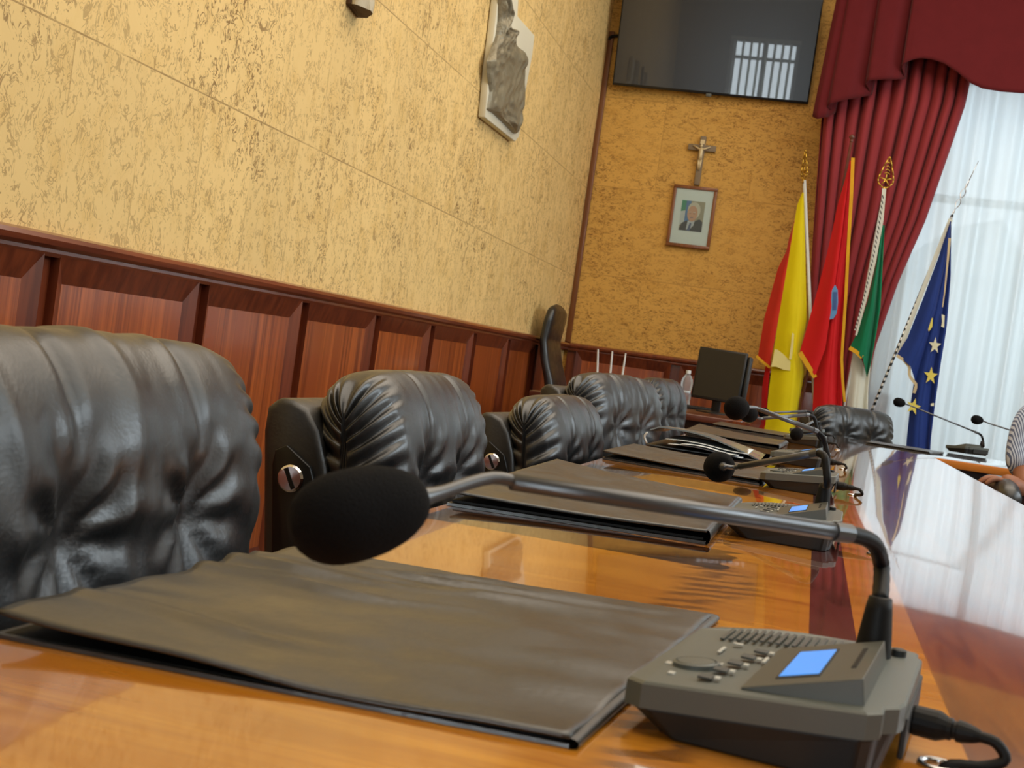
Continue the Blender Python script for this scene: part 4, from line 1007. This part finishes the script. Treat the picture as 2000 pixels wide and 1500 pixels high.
# red
fB = FlagB(1600, YF-.02, 'red flag with blue oval emblem and gold fringe on wooden ball-topped pole'); t = fB.t; y = fB.y
A_, B_ = pole((1663, 276), (1565, 790), y+.06, .0085, 'bpole', t)
bl = P(1664, 269, y+.06)
MB().lathe([(.002, -.028), (.010, -.026), (.010, -.018), (.007, -.012), (.014, -.006), (.018, .004), (.014, .014), (.004, .020)], 16, Matrix.Translation(bl)).build('ball_finial', 'bpole', t, smooth=True)
folds([([(1660, 312), (1650, 352), (1636, 400), (1628, 440), (1614, 500), (1597, 565), (1576, 640), (1562, 688)], .03, 0), ([(1661, 314), (1645, 450), (1630, 560), (1612, 680), (1592, 735)], -.03, 0)], y, m=8).build('front_fold', 'f_red', t, smooth=True)
folds([([(1660, 314), (1640, 450), (1622, 560), (1606, 680), (1590, 740), (1587, 800), (1586, 900)], .02, 0), ([(1662, 314), (1650, 450), (1634, 560), (1624, 680), (1617, 760), (1614, 900)], -.025, 0), ([(1664, 312), (1657, 450), (1648, 560), (1638, 680), (1636, 760), (1634, 900)], .012, 0), ([(1666, 310), (1662, 400), (1656, 560), (1645, 700), (1645, 760), (1646, 900)], -.015, 0)], y+.02, m=6).build('red_cloth', 'f_red', t, smooth=True)
strip([(1666, 308), (1663, 380), (1657, 480), (1652, 580), (1644, 700), (1646, 745), (1650, 785)], 7, y-.02, 30, w2=5).build('fringe', 'fringe', t)
strip([(1562, 688), (1578, 714), (1592, 737)], 9, y-.03, 8).build('fringe', 'fringe', t)
e = patch([(1624, 568), (1631, 556), (1636, 566), (1637, 590), (1634, 612), (1628, 622), (1620, 624), (1620, 600)], y-.028)
e.build('emblem', 'f_emb', t)
le = MB()
for k in range(4): q = patch([(1627+k*2.2, 570), (1628+k*2.2, 570), (1627+k*2, 606), (1626+k*2, 606)], y-.032, .001); le.add(q.v, q.f)
le.build('emblem_lines', 'f_embd', t)
fB.fix()
# green and white
fC = FlagB(1690, YF-.03, 'green and white flag with striped cord under a gold star spear'); t = fC.t; y = fC.y
pole((1727, 372), (1655, 760), y+.05, .008, 'wpole', t)
spear(t, (1727, 368), (1738, 306), y+.05, .088)
strip([(1727, 368), (1722, 430), (1708, 510), (1692, 580), (1672, 655)], 8, y-.03, 30, w2=4).build('white_edge', 'f_white', t)
strip([(1725, 380), (1717, 440), (1704, 510), (1688, 580), (1670, 645)], 4, y-.038, 30, w2=2.5).build('cord', 'cord', t)
folds([([(1722, 440), (1712, 510), (1694, 590), (1674, 650), (1661, 676)], .0, 0), ([(1724, 440), (1714, 520), (1703, 600), (1688, 670), (1685, 700)], -.04, 0), ([(1727, 440), (1718, 520), (1710, 610), (1700, 690), (1693, 738)], .015, 0), ([(1728, 440), (1724, 520), (1720, 600), (1712, 650), (1700, 715)], -.005, 0)], y, m=6).build('green_cloth', 'f_green', t, smooth=True)
folds([([(1667, 690), (1660, 740), (1654, 790), (1650, 880)], .03, 0), ([(1680, 692), (1676, 740), (1671, 790), (1668, 880)], -.01, 0), ([(1690, 725), (1690, 750), (1688, 790), (1686, 880)], .02, 0), ([(1706, 662), (1702, 700), (1696, 760), (1693, 880)], .0, 0)], y+.03, m=6, n=24).build('white_cloth', 'f_white', t, smooth=True)
strip([(1659, 679), (1672, 687), (1684, 698)], 8, y-.04, 8).build('fringe', 'fringe', t)
fC.fix()
# blue with stars
fD = FlagB(1800, YF-.05, 'blue flag with yellow stars on a slanting chrome pole before the sheer curtain'); t = fD.t; y = fD.y
A_, B_ = P(1858, 425, y+.04), P(1707, 792, y+.04)
pole((1860, 420), (1707, 792), y+.04, .0085, 'mpole', t)
fm = MB()
T_ = P(1893, 352, y+.04); d_ = (T_-P(1860, 420, y+.04)); s_ = d_.normalized().cross(Vector((0, 1, 0))); A0 = P(1860, 420, y+.04)
for ph in (0, PI):
    fm.tube([A0+d_*(k/30)+(s_*math.cos(k*.33+ph)+Vector((0, 1, 0))*math.sin(k*.33+ph))*(.014*math.sin(PI*k/30)) for k in range(31)], .0026, 6)
fm.tube([T_, T_+d_*.55], [.003, .0015], 6)
fm.build('wire_finial', 'chrome', t, smooth=True)
strip([(1857, 428), (1832, 490), (1805, 560), (1778, 630), (1756, 690)], 9, y+.01, 24, w2=8).build('white_hem', 'f_white', t)
folds([([(1856, 432), (1832, 505), (1804, 580), (1772, 660), (1752, 692)], .0, 0), ([(1857, 432), (1842, 520), (1822, 600), (1798, 670), (1778, 715)], -.03, 0), ([(1858, 432), (1846, 520), (1830, 610), (1808, 690), (1790, 752)], .02, 0)], y, m=7).build('upper_fold', 'f_blue', t, smooth=True)
folds([([(1856, 432), (1836, 540), (1808, 650), (1786, 740), (1778, 790), (1771, 856), (1766, 940)], .0, 0), ([(1857, 432), (1846, 540), (1826, 650), (1806, 740), (1796, 800), (1788, 940)], -.035, 0), ([(1858, 432), (1852, 540), (1836, 650), (1822, 740), (1812, 860), (1808, 940)], .015, 0), ([(1858, 430), (1857, 540), (1849, 640), (1836, 720), (1825, 800), (1818, 860), (1814, 940)], -.01, 0)], y+.02, m=7).build('blue_cloth', 'f_blue', t, smooth=True)
strip([(1751, 694), (1766, 704), (1776, 716), (1776, 734), (1790, 752), (1785, 768)], 6, y-.025, 16).build('fringe', 'fringe_p', t)
strip([(1855, 465), (1850, 520), (1845, 570), (1841, 600)], 5, y-.03, 16, w2=2).build('cord', 'fringe_p', t)
def starpx(cx, cy, r, rot, yy, squash=1.):
    return patch([(cx+(r if k % 2 == 0 else r*.4)*math.sin(rot+k*PI/5)*squash, cy-(r if k % 2 == 0 else r*.4)*math.cos(rot+k*PI/5)) for k in range(10)], yy, .002)
starpx(1826, 675, 17, .1, y-.022, .75).build('star', 'f_starw', t)
starpx(1818, 734, 18, .1, y-.022, .8).build('star', 'f_star', t)
patch([(1815, 621), (1822, 621), (1821, 638), (1814, 648), (1812, 640)], y-.022, .002).build('star', 'f_star', t)
patch([(1839, 614), (1845, 616), (1844, 640), (1838, 638), (1840, 630)], y-.014, .002).build('star', 'f_starw', t)
starpx(1784, 794, 17, .3, y-.03, .9).build('star', 'f_star', t)
patch([(1818, 788), (1824, 787), (1824, 793), (1818, 793)], y-.022, .002).build('star', 'f_starw', t)
fD.fix()
# ------------------------------------------------------------------ seated person at the inner side, cropped by the frame
YP = 4.05
pe = thing('person', (1.02, YP, 0), 'person in blue striped shirt seated at the edge, hand on black armrest', 'person')
def skin(name, joints, bones, mat, parent, sub=2):
    me = bpy.data.meshes.new(name); me.from_pydata([j[0] for j in joints], bones, []); me.update()
    o = bpy.data.objects.new(name, me); C.objects.link(o); me.materials.append(K[mat]); o.parent = parent
    md = o.modifiers.new('skin', 'SKIN'); 
    for k, j in enumerate(joints):
        r = j[1]; me.skin_vertices[0].data[k].radius = (r, r) if not isinstance(r, tuple) else r
    me.skin_vertices[0].data[0].use_root = True
    md.use_smooth_shade = True
    s = o.modifiers.new('sub', 'SUBSURF'); s.levels = sub; s.render_levels = sub
    return o
# survey of the visible arm
sh = at(2016, 800, y=YP); elb = at(1990, 895, y=YP-.02); fa1 = at(1993, 960, y=YP-.10)
O_ = Vector((1.02, YP, 0)); L_ = lambda v: tuple(Vector(v)-O_)
hip = Vector((.99, YP+.04, .585)); chest = Vector((.985, YP+.05, .88)); neck = Vector((.99, YP+.03, 1.04)); head = Vector((.985, YP-.02, 1.16))
lsh = at(2020, 806, y=YP+.03); rsh = Vector((1.15, YP+.03, .945))
lel = at(2004, 890, y=YP-.02); lwr = at(2001, 958, y=YP-.13); rel_ = Vector((1.22, YP-.06, .74)); rwr = Vector((1.08, YP-.30, .70))
j = [(L_(hip), (.15, .12)), (L_(Vector((.99, YP+.06, .68))), (.145, .11)), (L_(chest), (.15, .11)), (L_(neck), .055), (L_(head-Vector((0, 0, .02))), .06),
     (L_(lsh), .062), (L_((lsh+lel)/2), .052), (L_(lel), .043), (L_((lel+lwr)/2), .038), (L_(lwr), .028),
     (L_(rsh), .062), (L_((rsh+rel_)/2), .052), (L_(rel_), .043), (L_(rwr), .028),
     (L_(Vector((.90, YP+.03, .55))), .085), (L_(Vector((.88, YP-.36, .55))), .065), (L_(Vector((.88, YP-.38, .28))), .05), (L_(Vector((.88, YP-.36, .08))), .036), (L_(Vector((.88, YP-.50, .035))), .032),
     (L_(Vector((1.08, YP+.03, .55))), .085), (L_(Vector((1.12, YP-.36, .55))), .065), (L_(Vector((1.12, YP-.38, .28))), .05), (L_(Vector((1.12, YP-.36, .08))), .036), (L_(Vector((1.12, YP-.50, .035))), .032)]
b = [(0, 1), (1, 2), (2, 3), (3, 4), (2, 5), (5, 6), (6, 7), (7, 8), (8, 9), (2, 10), (10, 11), (11, 12), (12, 13), (0, 14), (14, 15), (15, 16), (16, 17), (17, 18), (0, 19), (19, 20), (20, 21), (21, 22), (22, 23)]
skin('body', j, b, 'skin', pe)
# shirt: slightly larger shell over torso and upper arms
js = [(tuple(Vector(a_)), (r_[0]*1.1, r_[1]*1.12) if isinstance(r_, tuple) else r_*1.2) for a_, r_ in (j[0], j[1], j[2])]+[(L_(neck-Vector((0, 0, .05))), .062)]
js += [(j[5][0], .072), (j[6][0], .066), (L_(lel), .064), (L_(lel+(lwr-lel)*.62), .056), (j[10][0], .072), (j[11][0], .064), (L_(rel_), .054)]
skin('shirt', js, [(0, 1), (1, 2), (2, 3), (2, 4), (4, 5), (5, 6), (6, 7), (2, 8), (8, 9), (9, 10)], 'shirt', pe)
jt = [(j[0][0], (.16, .13))]+[(j[k][0], j[k][1]*1.18) for k in (14, 15, 16, 17)]+[(j[k][0], j[k][1]*1.18) for k in (19, 20, 21, 22)]
skin('trousers', jt, [(0, 1), (1, 2), (2, 3), (3, 4), (0, 5), (5, 6), (6, 7), (7, 8)], 'trouser', pe)
# head with face and hair
hm = MB()
def hd(u, v):
    th, ph = 2*PI*u, PI*v; x, y, z = math.sin(ph)*math.cos(th), math.sin(ph)*math.sin(th), math.cos(ph)
    f = max(0, -y); Y = .098*y; X = .076*x*(1-.18*max(0, -z)); Z = .118*z
    Y -= .020*math.exp(-(x/.16)**2-((z+.12)/.16)**2)*f           # nose
    Y += .008*(math.exp(-((x-.34)/.16)**2-((z-.10)/.11)**2)+math.exp(-((x+.34)/.16)**2-((z-.10)/.11)**2))*f
    Y -= .006*math.exp(-(x/.28)**2-((z+.45)/.07)**2)*f
    return head-O_+Vector((X, Y, Z))
hm.grid(hd, 48, 32, cu=True); ho = hm.build('head', 'skin', pe, smooth=True)
ha = MB()
def hr(u, v):
    th, ph = 2*PI*u, PI*.56*v; x, y, z = math.sin(ph)*math.cos(th), math.sin(ph)*math.sin(th), math.cos(ph)
    k = 1.08+.03*nz(x*6, y*6, z*6)
    if y < -.3 and z < .45: k *= .9
    return head-O_+Vector((.076*x*k, .098*y*k+.004, .118*z*k))
ha.grid(hr, 48, 24, cu=True); ha.build('hair', 'hair', pe, smooth=True)
for s in (-1, 1):
    MB().lathe([(.001, -.004), (.010, -.002), (.012, .002), (.001, .005)], 14, aim(head-O_+Vector((s*.075, .004, -.005)), (s, .3, 0))).build('ear', 'skin', ho, smooth=True)
    MB().lathe([(.001, -.006), (.007, -.003), (.008, .002), (.001, .006)], 12, aim(head-O_+Vector((s*.028, -.083, .012)), (0, -1, 0))).build('eye', 'paper', ho, smooth=True)
# visible hand resting over the armrest end: palm and five fingers
hp = at(1974, 948, y=YP-.16); tip = at(1946, 938, y=YP-.17)
def hand(wr, palm, fdir, side, up):
    m = MB(); wr, palm, fdir, side, up = map(Vector, (wr, palm, fdir, side, up))
    k0 = palm+fdir*.035
    m.tube([wr, wr*.5+palm*.5, palm, k0], [.024, .027, .034, .026], 12)
    for i, (o, l) in enumerate(((-.027, .068), (-.009, .078), (.009, .074), (.026, .058))):
        a = k0+side*o-fdir*.012; m.tube(spline([a, a+fdir*l*.4+up*.004, a+fdir*l*.72-up*.008, a+fdir*l*.92-up*.024], 10), [.0095]*6+[.0085, .008, .007, .0045], 8)
    a = palm-side*.026-fdir*.01; m.tube(spline([a, a-side*.022+fdir*.018, a-side*.028+fdir*.045-up*.008], 8), [.012, .0115, .011, .0105, .010, .009, .008, .005], 8)
    return m
sd = (tip-hp).normalized()
hand(lwr-O_, hp-O_, sd, sd.cross(Vector((0, 0, 1))).normalized(), sd.cross(Vector((0, 1, 0))).normalized() if False else Vector((0, 0, 1))).build('hand', 'skin', pe, smooth=True, sub=1)
hand(rwr-O_, rwr-O_+Vector((-.01, -.06, -.01)), (0, -1, -.1), (1, 0, 0), (0, 0, 1)).build('hand', 'skin', pe, smooth=True, sub=1)
for s in (.88, 1.12):
    MB().grid(lambda u, v: Vector((s-1.02+.045*math.cos(2*PI*u)*(1-.2*v), .10-.20+.0-.45+.13*math.sin(2*PI*u)+.0, .085*math.sin(PI*.5*(1-v)))) if True else None, 20, 8, cu=True).build('shoe', 'rubber', pe, smooth=True)
# their chair
vc = thing('visitor_chair', (1.02, YP, 0), 'black padded armchair under the seated person', 'chair')
MB().box(-.25, .25, -.30, .26, .38, .45).build('seat', 'leather', vc, bevel=.025, seg=3)
MB().box(-.24, .24, .25, .31, .44, .93).build('backrest', 'leather', vc, bevel=.025, seg=3)
arm0 = at(1957, 957, y=YP-.12)
for s in (-1, 1):
    ax_ = (arm0.x-1.02) if s < 0 else .30
    ar = MB().tube(spline([(ax_, -.30, arm0.z-.03), (ax_, -.24, arm0.z), (ax_, -.1, arm0.z+.005), (ax_, .15, arm0.z-.005), (ax_, .26, arm0.z-.03)], 20), [.012, .02]+[.034]*16+[.02, .012], 12).build('armrest', 'leather', vc, smooth=True)
    MB().tube([(ax_, -.18, arm0.z-.02), (ax_, -.18, .2), (ax_, -.22, .015)], .014, 8).build('leg', 'blackmetal', vc)
    MB().tube([(ax_, .18, arm0.z-.02), (ax_, .22, .015)], .014, 8).build('leg', 'blackmetal', vc)
# ------------------------------------------------------------------ light
w = bpy.data.worlds.new('sky'); S.world = w; w.use_nodes = True
bg = w.node_tree.nodes['Background']; bg.inputs[0].default_value = (.86, .93, 1., 1); bg.inputs[1].default_value = 1.25
def area(name, loc, target, sx, sy, power, col):
    l = bpy.data.lights.new(name, 'AREA'); l.shape = 'RECTANGLE'; l.size = sx; l.size_y = sy; l.energy = power; l.color = col
    o = bpy.data.objects.new(name, l); C.objects.link(o); o.location = loc
    o.rotation_euler = (Vector(target)-Vector(loc)).to_track_quat('-Z', 'Y').to_euler(); return o
area('ceiling_light', (.8, 3.0, 4.2), (.8, 3.0, 0), 3.5, 8., 222, (1., .88, .73))
area('window_light_right', (5.1, 3.0, 2.7), (-1, 2.6, .9), 6., 2.4, 290, (.78, .91, 1.))
area('window_light_rear', (-.3, -4.5, 1.35), (-.3, 4, 1.35), 1.05, 1.7, 85, (.88, .95, 1.))
area('window_light_back', (1.75, 8.9, 1.9), (1.6, 5, 1.), 2.7, 2.6, 34, (.85, .94, 1.))
S.view_settings.view_transform = 'Standard'
S.view_settings.look = 'None'
S.view_settings.exposure = 0
S.cycles.use_denoising = True
S.cycles.max_bounces = 6; S.cycles.diffuse_bounces = 3; S.cycles.glossy_bounces = 4; S.cycles.transmission_bounces = 4
S.cycles.use_adaptive_sampling = True; S.cycles.adaptive_threshold = .1; S.cycles.transparent_max_bounces = 6
S.cycles.caustics_reflective = False; S.cycles.caustics_refractive = False
